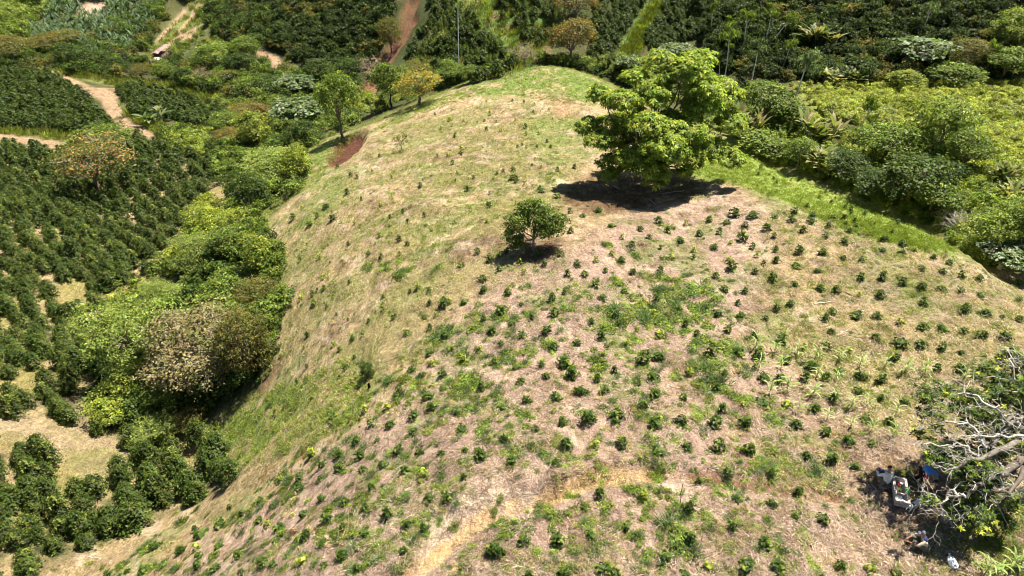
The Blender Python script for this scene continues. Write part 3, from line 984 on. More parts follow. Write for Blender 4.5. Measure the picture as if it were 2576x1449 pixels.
ST_PINK = [straw(90 + i, 40, ((.47, .35, .265), (.38, .27, .20), (.60, .48, .38), (.24, .16, .11))) for i in range(3)]
ST_BROWN = [straw(97 + i, 34, ((.13, .08, .05), (.20, .13, .08), (.09, .06, .04), (.30, .21, .14)), .34, .010) for i in range(3)]
ST_YEL = [straw(94 + i, 40, ((.50, .40, .20), (.42, .32, .15), (.60, .50, .30), (.24, .19, .08))) for i in range(3)]


def scatter(name, protos, P, S, seed, label, cat, mat=M_LEAF, zs=None, tilt=0.0, shade=0.12, idx=None):
    """many small plants nobody would count -> ONE object"""
    rng = np.random.default_rng(seed)
    Vs, Fs, Cs = [], [], []
    n0 = 0
    which = rng.integers(0, len(protos), len(P)) if idx is None else idx
    rot = rng.uniform(0, 6.2832, len(P)); sh = np.exp(rng.normal(0, shade, len(P)))
    S = np.broadcast_to(np.asarray(S, float), (len(P),))
    Z = S if zs is None else np.broadcast_to(np.asarray(zs, float), (len(P),))
    for k, g in enumerate(protos):
        m = np.where(which == k)[0]
        if not len(m):
            continue
        V, F, C = g.arrays()
        co, si = np.cos(rot[m]), np.sin(rot[m])
        X = V[None, :, 0] * co[:, None] - V[None, :, 1] * si[:, None]
        Y = V[None, :, 0] * si[:, None] + V[None, :, 1] * co[:, None]
        W = np.stack([X * S[m, None], Y * S[m, None], V[None, :, 2] * Z[m, None]], -1)
        if tilt is not None and len(np.shape(tilt)) == 2:      # follow the slope: rise per metre in x and y
            W[..., 2] += W[..., 0] * tilt[m, 0, None] + W[..., 1] * tilt[m, 1, None]
        W += np.asarray(P)[m][:, None]
        Vs.append(W.reshape(-1, 3)); Cs.append((C[None] * sh[m][:, None, None]).reshape(-1, 3))
        Fs.append((F[None] + (np.arange(len(m)) * len(V))[:, None, None]).reshape(-1, 4) + n0)
        n0 += len(m) * len(V)
    me = raw_mesh(name, np.concatenate(Vs), np.concatenate(Fs), np.concatenate(Cs), mat)
    return tag(link(name, me), label, cat, kind="stuff")


def slope(P, e=0.5):
    """rise per metre of the ground at each point"""
    out = np.zeros((len(P), 2))
    for i, p in enumerate(P):
        z = ground(p[0], p[1])
        out[i] = ((ground(p[0] + e, p[1]) - z) / e, (ground(p[0], p[1] + e) - z) / e)
    return np.clip(out, -1.2, 1.2)


def on_ground(xy):
    return np.array([(x, y, ground(x, y)) for x, y in xy])


def sample_px(rng, poly, n):
    """ground points seen through random places inside an outline of the photograph: how thick things grow there"""
    poly = np.array(poly)
    lo, hi = poly.min(0), poly.max(0)
    out = []
    tries = 0
    while len(out) < n and tries < n * 30:
        q = rng.uniform(lo, hi, (n, 2))
        for u, v in q[inside(q[:, 0], q[:, 1], poly)]:
            h = hit(u, v)
            if h is not None:
                out.append(h)
            if len(out) >= n:
                break
        tries += n
    return np.array(out)


def place_tree(kind, box, label, cat="tree", name=None, group=None, rng=np.random.default_rng(7), k=None, behind=False, crown="crown", trunk="trunk", sink=0.0, wz=None):
    """box = the outline of the plant in the 2576-wide view; it is stood on the ground under that outline"""
    (x0, y0), (x1, y1) = D((box[0], box[1]), (box[2], box[3]))
    cu, W, H = (x0 + x1) / 2, x1 - x0, y1 - y0
    vb = y1
    for it in range(3):
        p = hit(cu, min(vb, 640))
        if p is None:
            return None
        z = (p[1]) * CP - (p[2] - CAM[2]) * SP
        s = FPX / z
        d = unit(p - CAM); se = -d[2]; ce = math.sqrt(1 - se * se)
        wm = W / s
        hm = (H / s - 0.75 * wm * se) / ce
        hm = min(max(hm, 0.45 * wm), 2.6 * wm)
        vb = (y0 + y1) / 2 + 0.5 * hm * ce * s
    p = hit(cu, vb)
    if behind and inside(np.array([p[0]]), np.array([p[1]]), HILL)[0]:
        # it grows beyond the crest: walk on down the far side, keep the height it shows
        hd = unit((p - CAM)[:2]); t0 = float(np.linalg.norm((p - CAM)[:2])); extra = 0
        while extra < 40 and (inside(np.array([p[0]]), np.array([p[1]]), HILL)[0] or seg_dist(np.array([p[0]]), np.array([p[1]]), HILL, True)[0] < 0.30 * wm + 1.0):
            extra += 0.5
            q = hd * (t0 + extra); p = np.array((q[0], q[1], ground(q[0], q[1])))
        f = (t0 + extra) / t0
        wm *= f
        r_ = ray(cu, y0); r_ = r_ / np.linalg.norm(r_[:2])
        hm = (CAM[2] + r_[2] * (t0 + extra)) - p[2] - 0.35 * wm * se / ce
        hm = min(max(hm, 0.5 * wm), 3.2 * wm)
    lib = LIB[kind]
    me = lib[rng.integers(len(lib))] if k is None else lib[k]
    root = link(name or (kind + "_tree"), None)
    root.location = p - np.array((0, 0, sink))
    rz = rng.uniform(0, 6.28)
    tag(root, label, cat, group)
    for nm, m in zip((crown, trunk), me):
        o = link(nm, m, root)
        o.scale = (wm, wm, hm); o.rotation_euler = (0, 0, rz)
    return root


# ------------------------------------------------------------------ the big shade tree on the ridge
def hero_tree():
    rng = np.random.default_rng(101)
    base = hit(644, 184.5)
    z = base[1] * CP - (base[2] - CAM[2]) * SP
    s = FPX / z
    # lobes read off the photo in its own frame: sideways (px of the 1409-wide crop), up, and a chosen distance back
    k = 700 / 1409 * 1024 / 4096 / s          # metres per crop pixel
    ex = []
    for (cx, cy, r, yy) in ((690, 170, 120, .0), (960, 170, 150, .5), (850, 250, 170, -.5), (1180, 400, 170, .6), (1060, 300, 130, 2.5), (500, 280, 105, .5),
                            (250, 420, 130, .3), (400, 470, 140, -1.0), (640, 430, 150, -1.0), (760, 420, 150, 2.8), (1000, 500, 170, -.5), (1250, 620, 130, .3),
                            (150, 650, 120, .2), (260, 760, 130, -1.2), (450, 740, 150, 1.6), (640, 760, 150, -2.6), (900, 690, 150, -1.5), (1080, 800, 150, .2),
                            (1230, 890, 120, -.8), (380, 920, 130, .6), (330, 1010, 80, -.4), (600, 960, 150, -2.0), (650, 1040, 90, -1.6), (900, 900, 130, -1.2), (1000, 600, 140, 3.0),
                            (560, 560, 140, 3.2), (820, 600, 120, .6), (870, 980, 60, -1.2), (760, 330, 120, 1.5), (720, 700, 160, -1.6), (560, 620, 150, -2.0), (840, 820, 150, -1.4), (500, 870, 140, -1.5), (700, 830, 140, -2.6), (980, 380, 150, -.8), (350, 640, 130, 1.0)):
        yy = yy - max(0, cy - 450) / 500 * 1.6 + max(0, 450 - cy) / 400 * 1.0
        zz = (1115 - cy) * k * .95 / 0.90 - yy * 0.49
        zz = max(zz, r * k * .5)
        ex.append(((cx - 655) * k, yy * 1.25, zz, r * k * .90, r * k * .95, r * k * .62))
    g = Geo()
    for l in ex:
        m = int(135 * (l[3] / 1.25) ** 2 * 1.15)
        d = dirs(rng, m, -.30)
        w3 = rng.normal(0, 3.0, (2, 3)); bmp = np.sin(d @ w3[0] + 1) + np.sin(d @ w3[1] + 4)
        c = np.array(l[:3]) + d * np.array(l[3:6]) * rng.uniform(.66, 1.08, (m, 1)) * (1 + .16 * bmp[:, None])
        tint = pal(rng, *PALS["hero"], m)
        kk = 9
        ax = unit(d * .55 + (0, 0, .9) + rng.normal(0, .25, (m, 3)))
        e1 = unit(np.cross(ax, rng.normal(0, 1, (m, 3)))); e2 = np.cross(ax, e1)
        for j in range(kk):
            a = j * 6.2832 / kk + rng.uniform(-.3, .3, m)
            dr = e1 * np.cos(a)[:, None] + e2 * np.sin(a)[:, None] + ax * rng.uniform(-.35, .35, (m, 1)) + np.array((0, 0, -.30))
            dr = unit(dr)
            L = rng.uniform(.24, .43, m)
            leaves(g, c + dr * L[:, None] * .55, dr, ax + rng.normal(0, .2, (m, 3)), L, L * .36, tint * np.exp(rng.normal(0, .13, (m, 1))), .12)
    t = Geo()
    tc = np.array((.16, .135, .11))
    fork = np.array((.15, 0, 1.9))
    p, rr = limb(rng, (0, 0, -.3), fork, .36, .27, .05, 7); rr[0] = .5
    tube(t, p, rr, tc, 10)
    for l in ex:
        e = np.array(l[:3])
        mid = fork + (e - fork) * .45 + np.array((0, 0, .3))
        p, rr = limb(rng, fork, mid, .15, .085, .12, 5); tube(t, p, rr, tc, 6)
        p, rr = limb(rng, mid, e, .085, .03, .12, 5); tube(t, p, rr, tc, 5)
        for q in range(3):
            p, rr = limb(rng, mid + (e - mid) * rng.uniform(.3, .9), e + rng.normal(0, .6, 3) * np.array(l[3:6]), .035, .01, .2, 4); tube(t, p, rr, tc, 4)
    root = link("shade_tree", None); root.location = base
    tag(root, "big bright green shade tree standing alone on the bare ridge over a dark shadow", "tree")
    link("crown", g.mesh("shade_tree_crown", M_LEAF), root); link("trunk", t.mesh("shade_tree_trunk", M_BARK, True), root)
    return base


hero_base = hero_tree()


def round_tree():
    rng = np.random.default_rng(111)
    base = hit(*D((1342, 628))[0])
    z = base[1] * CP - (base[2] - CAM[2]) * SP
    k = 1024 / 2576 * z / FPX
    lob = []
    for (x, zz, r, yy) in ((0, 92, 34, 10), (-38, 78, 30, 0), (38, 80, 32, 0), (8, 108, 26, 12), (-50, 48, 22, -12), (-38, 24, 16, -16), (48, 56, 24, 8), (22, 62, 24, -18), (0, 84, 30, 38),
                           (60, 84, 18, 0), (-20, 104, 22, 20)):
        lob.append((x * k, yy * k, zz * k * 1.02, r * k, r * k, r * k * .8))
    g, P = make_crown(rng, lob, 780, 10, .15, .16, .5, "mid", .3)
    t = make_trunk(rng, lob, .085, 30 * k, np.array((.20, .165, .12)), limbs=9, P=P)
    root = link("round_tree", None); root.location = base
    tag(root, "small round tree with forked bare trunk below the big shade tree", "tree")
    link("crown", g.mesh("round_tree_crown", M_LEAF), root); link("trunk", t.mesh("round_tree_trunk", M_BARK, True), root)


round_tree()

TREES = [
    # kind, box in the 2576-wide view, label, category, name
    ("light", (245, 722, 462, 985), "pale green feathery tree beside the brown tree in the left gully", "tree", "feathery_tree"),
    ("light", (372, 690, 470, 790), "small pale feathery tree behind the big pale one in the left gully", "tree", "feathery_tree"),
    ("brown", (402, 735, 660, 1012), "large dry brown tree with bare twigs at the foot of the slope", "tree", "brown_tree"),
    ("olive", (570, 775, 706, 975), "olive tree with rusty leaves right against the large brown tree", "tree", "olive_tree"),
    ("olive", (605, 690, 716, 812), "olive round tree on the gully edge just above the rusty olive one", "tree", "olive_tree"),
    ("mid", (520, 670, 640, 770), "mid green leafy tree between the brown tree and the grey green one", "tree", "gully_tree"),
    ("bright", (615, 580, 718, 700), "bright green bushy tree touching the bare slope in the left gully", "tree", "bushy_tree"),
    ("light", (440, 575, 570, 690), "grey green feathery tree with thin pale stems among the gully bushes", "tree", "feathery_tree"),
    ("mid", (530, 560, 640, 660), "loose green tree between the grey green feathery one and the slope", "tree", "gully_tree"),
    ("bright", (470, 508, 580, 590), "yellow green low shrub above the grey green feathery tree", "shrub", "yellow_shrub"),
    ("bright", (555, 515, 650, 600), "yellow green low shrub on the gully edge under the dark round tree", "shrub", "yellow_shrub"),
    ("bright", (260, 905, 385, 1020), "large leaved bright shrub under the pale feathery tree", "shrub", "leafy_shrub"),
    ("mid", (370, 930, 490, 1050), "large leaved green shrub at the foot of the brown tree", "shrub", "leafy_shrub"),
    ("bright", (235, 990, 330, 1085), "leafy yellowish shrub beside the dry clearing", "shrub", "leafy_shrub"),
    ("light", (320, 1025, 450, 1120), "yellow green creeper shrub hanging into the dry clearing", "shrub", "creeper_shrub"),
    ("olive", (430, 1010, 525, 1090), "dull olive shrub under the brown tree near the slope edge", "shrub", "gully_shrub"),
    ("darkround", (582, 425, 690, 556), "dark round tree casting a black shadow on the slope edge", "tree", "dark_tree"),
    ("light", (615, 365, 790, 500), "wide bright feathery tree just above the dark round tree", "tree", "feathery_tree"),
    ("bright", (700, 360, 790, 470), "bright leafy tree leaning over the green slope edge", "tree", "bushy_tree"),
    ("mid", (808, 195, 914, 362), "tall dark green tree with yellow top beside the bare red bank", "tree", "tall_tree"),
    ("silver", (690, 240, 815, 345), "silvery broad tree left of the tall dark green one", "tree", "silver_tree"),
    ("broad", (720, 300, 800, 380), "dark leafy tree in the shade below the silvery tree", "tree", "leafy_tree"),
    ("bright", (600, 280, 705, 380), "yellow green leafy tree left of the silvery tree", "tree", "leafy_tree"),
    ("rust", (590, 262, 690, 312), "flat orange brown tree crown above the yellow green leafy tree", "tree", "rusty_tree"),
    ("rust", (540, 320, 610, 375), "small orange brown tree at the end of the dark coffee field", "tree", "rusty_tree"),
    ("mid", (535, 280, 610, 345), "mid green tree at the end of the dark coffee field", "tree", "leafy_tree"),
    ("tall", (938, 163, 1034, 282), "dark tree with a clear trunk on the ridge beside the yellow one", "tree", "tall_tree"),
    ("yellow", (1000, 176, 1112, 278), "yellow flowering tree on the ridge with a pale trunk", "tree", "yellow_tree"),
    ("olive", (1010, 150, 1085, 225), "olive tree behind the yellow flowering tree", "tree", "olive_tree"),
    ("tall", (1100, 155, 1170, 222), "yellow green tree at the foot of the white pole", "tree", "ridge_tree"),
    ("mid", (1155, 165, 1210, 215), "low green tree right of the white pole behind the ridge", "tree", "ridge_tree"),
    ("orange", (158, 335, 352, 522), "half bare tree with orange leaves standing in the left plantation", "tree", "orange_tree"),
    ("mid", (190, 330, 345, 400), "green tree behind the half bare orange one", "tree", "leafy_tree"),
    ("darkround", (140, 108, 232, 182), "grey green round tree by the bend of the dirt road", "tree", "roadside_tree"),
    ("flat", (92, 80, 215, 145), "flat topped olive tree leaning over the far plantation edge", "tree", "flat_tree"),
    ("flat", (-10, 90, 95, 175), "flat topped olive tree cut by the left edge of the photo", "tree", "flat_tree"),
    ("broad", (210, 130, 285, 185), "dark bushy tree right of the grey green round tree", "tree", "leafy_tree"),
    ("broad", (270, 145, 330, 195), "dark green bush behind the road bend, second from the round tree", "tree", "leafy_tree"),
    ("olive", (330, 160, 385, 205), "olive bush among the row behind the pale verge", "tree", "olive_tree"),
    ("mid", (390, 155, 445, 210), "green tree in the row below the wrecked long shed", "tree", "leafy_tree"),
    ("dead", (480, 165, 545, 225), "bare branched tree in the row right below the long shed", "tree", "bare_tree"),
    ("broad", (435, 170, 490, 225), "dark small tree left of the bare branched one", "tree", "leafy_tree"),
    ("olive", (545, 175, 605, 230), "olive round tree right of the bare branched one", "tree", "olive_tree"),
    ("mid", (600, 195, 665, 255), "green round tree in the valley left of the rust crowned one", "tree", "leafy_tree"),
    ("broad", (650, 185, 715, 240), "dark round tree below the small far path", "tree", "leafy_tree"),
    ("silver", (700, 185, 795, 260), "grey green broad tree in the dim valley behind the silvery tree", "tree", "silver_tree"),
    ("broad", (775, 150, 850, 225), "dark tree in the dim valley behind the tall yellow topped tree", "tree", "leafy_tree"),
    ("broad", (840, 150, 915, 235), "dark green tree at the left foot of the red landslide", "tree", "leafy_tree"),
    ("mid", (500, 105, 610, 185), "dense green thicket tree on the round knoll beyond the shed", "tree", "knoll_tree"),
    ("mid", (580, 95, 660, 165), "dense green tree on the right side of the round knoll", "tree", "knoll_tree"),
    ("broad", (560, 130, 650, 205), "dark tree on the near side of the round knoll", "tree", "knoll_tree"),
    ("dead", (895, 135, 975, 205), "fallen dead brown tree beside the red landslide", "tree", "dead_tree"),
    ("olive", (955, 50, 1015, 140), "dull olive tree on the left rim of the red landslide", "tree", "olive_tree"),
    ("dead", (1278, 100, 1360, 180), "leafless grey brown tree beyond the ridge top", "tree", "bare_tree"),
    ("rust", (1378, 52, 1492, 172), "large olive brown tree beyond the ridge top", "tree", "rusty_tree"),
    ("rust", (1390, -25, 1505, 70), "olive brown tree cut by the top edge of the photo", "tree", "rusty_tree"),
    ("silver", (1650, 112, 1745, 165), "silvery crown showing just above the big shade tree", "tree", "silver_tree"),
    ("silver", (1545, 140, 1610, 200), "small grey tree behind the left shoulder of the shade tree", "tree", "silver_tree"),
    # right gully
    ("silver", (1790, 205, 1850, 280), "pale leaved tree right behind the big shade tree", "tree", "silver_tree"),
    ("mid", (1850, 205, 1990, 330), "leafy green tree left of the pale trunked slender tree", "tree", "gully_tree"),
    ("shrub", (1930, 250, 2030, 345), "dark shrub at the foot of the pale trunked slender tree", "shrub", "gully_shrub"),
    ("shrub", (1840, 330, 1945, 425), "green shrub on the crest edge below the first heliconia", "shrub", "crest_shrub"),
    ("shrub", (1900, 380, 2000, 460), "dark green shrub second along the crest edge", "shrub", "crest_shrub"),
    ("mid", (1960, 340, 2050, 440), "leafy round bush above the crest left of the large heliconias", "tree", "gully_tree"),
    ("darkround", (2060, 370, 2180, 520), "dense round tree wrapped in leaves under the pale bare tree", "tree", "round_gully_tree"),
    ("mid", (2150, 300, 2290, 430), "leafy tree in the middle of the bright shrub slope foot", "tree", "gully_tree"),
    ("broad", (2190, 380, 2370, 540), "broad dark tree above the bright grass strip", "tree", "gully_tree"),
    ("vines", (2270, 235, 2420, 420), "vine hung tree with a black shadow on the bright shrub slope", "tree", "vine_tree"),
    ("mid", (2360, 330, 2470, 450), "green tree right of the vine hung tree", "tree", "gully_tree"),
    ("mid", (2270, 440, 2400, 560), "bright leafy tree right above the end of the grass strip", "tree", "gully_tree"),
    ("broad", (2130, 440, 2240, 560), "dark bush in shade above the middle of the grass strip", "tree", "gully_tree"),
    ("vines", (2405, 510, 2545, 668), "vine covered clump at the end of the bright grass strip", "tree", "vine_clump"),
    ("mid", (2500, 490, 2620, 640), "tree at the right photo edge behind the vine covered clump", "tree", "gully_tree"),
    ("silver", (2440, 600, 2590, 690), "grey leafy shrub right of the vine covered clump", "shrub", "grey_shrub"),
    ("silver", (2240, 95, 2370, 195), "large silver leaved tree before the dark forest on the right", "tree", "silver_tree"),
    ("bright", (2230, 180, 2325, 222), "bright low bush under the large silver leaved tree", "shrub", "bright_shrub"),
    ("mid", (2330, 165, 2460, 225), "green thicket tree on the brow right of the bright low bush", "tree", "brow_tree"),
    ("mid", (2455, 120, 2580, 215), "tall leafy tree at the right end of the brow", "tree", "brow_tree"),
    ("olive", (2380, 95, 2480, 190), "dull green tree behind the brow thicket", "tree", "brow_tree"),
    ("vines", (2480, 20, 2590, 130), "vine hung tree at the top right corner of the photo", "tree", "vine_tree"),
    ("olive", (2395, 545, 2450, 600), "dry reddish bush behind the vine covered clump", "shrub", "dry_shrub"),
]
for t in TREES:
    place_tree(t[0], t[1], t[2], t[3], t[4], behind=t[1][0] > 1700)

# slender trees with pale trunks: base and top read off the photograph
SL = [  # top x,y  base x,y in the 2576x1360 view of the region x 2600-4096, y 0-790; crown kind; label
    (400, 40, 415, 250, "slender", "slender pale trunked tree, first on the left of the dark forest"),
    (565, 70, 575, 160, "slender", "short slender tree high on the dark forest slope, left part"),
    (515, 130, 570, 355, "slender", "slender leaning tree left of the straight white trunk"),
    (622, 100, 630, 375, "slender", "straight white trunked tree on the dark forest slope"),
    (690, 90, 685, 215, "slender", "small slender tree right of the straight white trunk"),
    (795, 60, 780, 340, "slender", "tall white trunked tree left of the strongly leaning one"),
    (970, 80, 810, 330, "slender", "strongly leaning white trunked tree on the dark forest slope"),
    (500, 200, 515, 530, "slender", "tall slender tree above the right shoulder of the shade tree"),
    (525, 290, 530, 455, "slender", "thin white stem close behind the tall slender tree"),
    (710, 290, 700, 550, "slender_silver", "slender tree with grey umbrella crown at the forest foot"),
    (935, 290, 905, 495, "slender", "slender tree with open crown behind the pale leaved gully tree"),
    (345, 350, 358, 515, "slender", "slender tree just right of the shade tree top"),
    (455, 400, 475, 530, "slender", "thin twisted stem between two slender trees at the forest foot"),
    (1685, -60, 1680, 100, "slender", "white trunk cut by the top edge of the photo"),
    (1850, 40, 1857, 285, "slender_silver", "bare topped pale tree above the large silver leaved tree"),
    (2300, 300, 2306, 510, "slender", "white trunked small tree standing on the right brow"),
    (1000, 380, 962, 790, "slender_silver", "pale trunked tree with cream umbrella crown beside the gully"),
    (1450, 690, 1385, 1000, "slender", "pale bare tree with crooked branches over the heliconias"),
    (1490, 780, 1430, 965, "slender", "second pale stem close to the crooked bare tree"),
    (1850, 1120, 1860, 1275, "slender", "thin grey stem low in the right gully"),
]
rs = np.random.default_rng(77)
for (tx, ty, bx, by, kd, lab) in SL:
    q = lambda x, y: ((2600 + x * .5807) / 4, y * .5807 / 4)
    bu, bv = q(bx, by); tu, tv = q(tx, ty)
    p = hit(bu, bv)
    z = p[1] * CP - (p[2] - CAM[2]) * SP
    d = unit(p - CAM); ce = math.sqrt(1 - d[2] ** 2)
    hm = (bv - tv) * z / FPX / ce
    root = link("slender_tree", None); root.location = p
    tag(root, lab, "tree", "slender pale trunked trees")
    me = LIB[kd][rs.integers(len(LIB[kd]))]
    wide = min(hm * .42, 4.6)
    lean = (tu - bu) / (bv - tv) * ce
    rz = rs.uniform(0, 6.28)
    M = Matrix(((1, 0, lean, 0), (0, 1, 0, 0), (0, 0, 1, 0), (0, 0, 0, 1)))
    tilt = Matrix.Rotation(math.atan(lean), 4, 'Y')
    for nm, m in zip(("crown", "trunk"), me):
        o = link(nm, m, root)
        o.matrix_local = tilt @ Matrix.Rotation(rz, 4, 'Z') @ Matrix.Diagonal((wide, wide, hm, 1))

BAN = [("heliconia", (1822, 255, 1912, 360), "clump of upright heliconia leaves right behind the shade tree"),
       ("heliconia", (1995, 270, 2110, 385), "heliconia clump highest of the three before the pale bare tree"),
       ("heliconia", (1990, 345, 2120, 450), "wide heliconia clump with drying leaves above the crest"),
       ("heliconia", (2040, 400, 2130, 490), "heliconia clump lowest in the right gully near the grass strip"),
       ("heliconia", (2050, 165, 2140, 215), "heliconia row behind the brow, its left clump"),
       ("heliconia", (2120, 168, 2200, 218), "heliconia row behind the brow, its right clump"),
       ("heliconia", (2010, 45, 2115, 130), "brownish heliconia clump high in the dark forest"),
       ("heliconia", (2470, 380, 2560, 480), "tall heliconia clump at the right photo edge"),
       ("heliconia", (2500, 430, 2600, 520), "heliconia clump cut by the right photo edge"),
       ("banana", (345, 255, 425, 320), "pale banana clump standing in the dark far coffee field"),
       ("banana", (1590, 240, 1625, 262), "small banana plant behind the ridge top"),
       ("banana", (1625, 50, 1665, 85), "small banana plant among the dark coffee at the top"),
       ("banana", (1640, 90, 1668, 112), "second small banana plant among the dark coffee at the top"),
       ("banana", (660, 360, 730, 420), "tree fern with spreading fronds over the bright feathery tree")]
for kd, b, lab in BAN:
    place_tree(kd, b, lab, behind=b[0] > 1700, cat="fern" if "fern" in lab else ("heliconia" if kd == "heliconia" else "banana plant"),
               name="tree_fern" if "fern" in lab else kd + "_plant", crown="leaves", trunk="stems")

# small leaning sapling on the middle slope
place_tree("sapling", (988, 330, 1034, 384), "small leaning sapling alone on the dry middle slope", "tree", "sapling")
# dark leafy bush over a dark hole beside the pale litter
place_tree("darkround", (905, 905, 945, 962), "dark leafy bush over a black hole on the near slope", "shrub", "dark_bush")

# ------------------------------------------------------------------ coffee in the left plantation, in rows
rng = np.random.default_rng(5)
ra = hit(*D((570, 870))[0]); rb = hit(*D((655, 1015))[0])
ra = hit(*D((348, 860))[0]); rb = hit(*D((430, 965))[0])
rowd = unit((rb - ra)[:2]); rown = np.array((-rowd[1], rowd[0]))
CLEAR = [wpoly(D((-60, 1030), (60, 1055), (160, 1085), (225, 1090), (345, 1130), (335, 1180), (270, 1212), (195, 1180), (60, 1115), (-60, 1085))),
         wpoly(D((185, 1000), (240, 1000), (250, 1100), (190, 1095))), wpoly(D((150, 720), (230, 705), (235, 760), (190, 780))),
         wpoly(D((235, 830), (270, 740), (430, 690), (700, 690), (716, 800), (690, 950), (520, 1085), (440, 1120), (250, 1080), (225, 1000)))]
SCRUB = wpoly(D((420, 640), (470, 560), (500, 500), (570, 420), (650, 360), (790, 370), (700, 560), (716, 700), (690, 900), (400, 760)))
xy = []
lo, hi = PLANT.min(0), PLANT.max(0)
cen = (ra + rb)[:2] / 2
R = 150
j = np.arange(-R / 1.72, R / 1.72)
for a in j:
    n = int(2 * R / 1.08)
    t = np.arange(n) * 1.08 - R + rng.uniform(0, 1)
    P = cen + rown * (a * 1.72) + rowd * t[:, None]
    wob = (fbm(P[:, 0], P[:, 1], 9, 72, 2) - .5) * 3.2
    P = P + rng.normal(0, .27, P.shape) + rown * wob[:, None]
    xy.append(P)
xy = np.concatenate(xy)
m = inside(xy[:, 0], xy[:, 1], PLANT)
for Cc in CLEAR:
    m &= ~inside(xy[:, 0], xy[:, 1], Cc)
m &= ~inside(xy[:, 0], xy[:, 1], SCRUB)
m &= xy[:, 1] > 8
gap = fbm(xy[:, 0], xy[:, 1], 6, 71)
m &= (gap > 0.36) | (xy[:, 1] < 36) | (rng.uniform(0, 1, len(m)) < .5)
xy = xy[m]
for Cc in ROADS:
    xy = xy[seg_dist(xy[:, 0], xy[:, 1], Cc, False) > 2.2]
cof = on_ground(xy)
cs = 1.62 * np.exp(rng.normal(0, .20, len(cof)))
uu, vv, zz = project(cof)
vis = (uu > -6) & (uu < 1030) & (vv > -4) & (vv < 584) & (zz > 1)
px = np.where(vis, cs * FPX / zz, 0)
order = np.argsort(-px)
big = order[:300]
rest = np.setdiff1d(np.arange(len(cof)), big)

LAND_L = [("feathery tree", D((350, 850))[0]), ("large brown tree", D((540, 870))[0]), ("orange tree", D((290, 450))[0]), ("dry clearing", D((250, 1130))[0]),
          ("lower left corner", (0, 576)), ("dark round tree", D((630, 490))[0]), ("left photo edge", (0, 330)), ("slope edge", D((592, 1200))[0]),
          ("creeper shrub", D((385, 1080))[0]), ("yellowish shrub", D((280, 1040))[0]), ("bottom photo edge", D((150, 1420))[0]), ("bare gap in the rows", D((190, 740))[0])]
ORD = ["nearest", "second", "third", "fourth", "fifth", "sixth", "seventh", "eighth", "ninth", "tenth", "eleventh", "twelfth", "thirteenth", "fourteenth",
       "fifteenth", "sixteenth", "seventeenth", "eighteenth", "nineteenth", "twentieth"]
SIDE = ["to the right of", "to the upper right of", "above", "to the upper left of", "to the left of", "to the lower left of", "below", "to the lower right of"]


def auto_labels(uv, land, head):
    """name each plant by the landmark it is nearest to, on which side and the how-manieth"""
    uv = np.asarray(uv); L = np.array([l[1] for l in land], float)
    d = np.linalg.norm(uv[:, None] - L[None], axis=2)
    k = d.argmin(1)
    ang = np.degrees(np.arctan2(-(uv[:, 1] - L[k, 1]), uv[:, 0] - L[k, 0]))
    s = np.round(ang / 45).astype(int) % 8
    out = [None] * len(uv)
    for a in range(len(land)):
        for b in range(8):
            ii = np.where((k == a) & (s == b))[0]
            ii = ii[np.argsort(d[ii, a])]
            for r, i in enumerate(ii):
                o = ORD[r] if r < len(ORD) else f"number {r + 1}"
                h = head(i) if callable(head) else head
                out[i] = f"{h} {o} {SIDE[b]} the {land[a][0]}"
    return out


labs = auto_labels(np.stack([uu[big], vv[big]], 1), LAND_L, lambda i: "glossy coffee bush")
for n, i in enumerate(big):
    o = link("coffee_bush", COFFEE_ME[rng.integers(4)])
    o.location = cof[i] - np.array((0, 0, .05)); o.rotation_euler = (0, 0, rng.uniform(0, 6.28))
    s = cs[i]; o.scale = (s, s, s * rng.uniform(.75, 1.15))
    tag(o, labs[n], "coffee bush", "coffee bushes in the left plantation")

# the far coffee: dark fields across the valley, and the slope behind the ridge
rng = np.random.default_rng(6)
fields = []
for poly, n in ((((-30, 185), (60, 180), (150, 195), (200, 230), (245, 290), (310, 330), (235, 345), (120, 330), (-30, 322)), 620),
                (((295, 228), (360, 222), (440, 250), (560, 272), (580, 320), (500, 330), (420, 300), (340, 300)), 330),
                (((1020, 150), (1060, 80), (1080, -10), (1180, -10), (1230, 60), (1275, 105), (1320, 150), (1280, 190), (1160, 215)), 270),
                (((1240, 0), (1400, -10), (1380, 100), (1330, 130), (1280, 85)), 90),
                (((1500, 0), (1640, -10), (1590, 100), (1550, 170), (1480, 165), (1490, 80)), 260),
                (((1665, -10), (1800, -10), (1780, 80), (1660, 130), (1610, 120)), 200),
                (((0, 365), (200, 380), (330, 350), (480, 380), (470, 430), (300, 450), (0, 420)), 60)):
    P = sample_px(rng, D(*poly), n)
    fields.append(P)
F = np.concatenate(fields)
keep = np.ones(len(F), bool)
for Rr in ROADS + [strip1, strip2]:
    keep &= seg_dist(F[:, 0], F[:, 1], Rr, False) > 2.4
F = F[keep]
allP = np.concatenate([cof[rest], F])
allS = np.concatenate([cs[rest], 2.0 * np.exp(rng.normal(0, .15, len(F)))])
scatter("far_coffee_bushes", COFFEE_FAR, allP, allS, 8, "dark green coffee bushes covering the far fields and valley slopes", "coffee bushes", zs=allS * .95)

# ------------------------------------------------------------------ thickets, forest and undergrowth: masses nobody could count
rng = np.random.default_rng(9)


def mini(seed, palette, n=70, leaf=.11, asp=.5):
    r = np.random.default_rng(seed)
    lob = [(0, 0, .45, .36, .36, .36)] + [(math.cos(a) * .26, math.sin(a) * .26, r.uniform(.3, .75), .22, .22, .2) for a in r.uniform(0, 6.28, 4)]
    g, P = make_crown(r, lob, n, 6, .06, leaf, asp, palette, .3, zlo=-.6)
    return g


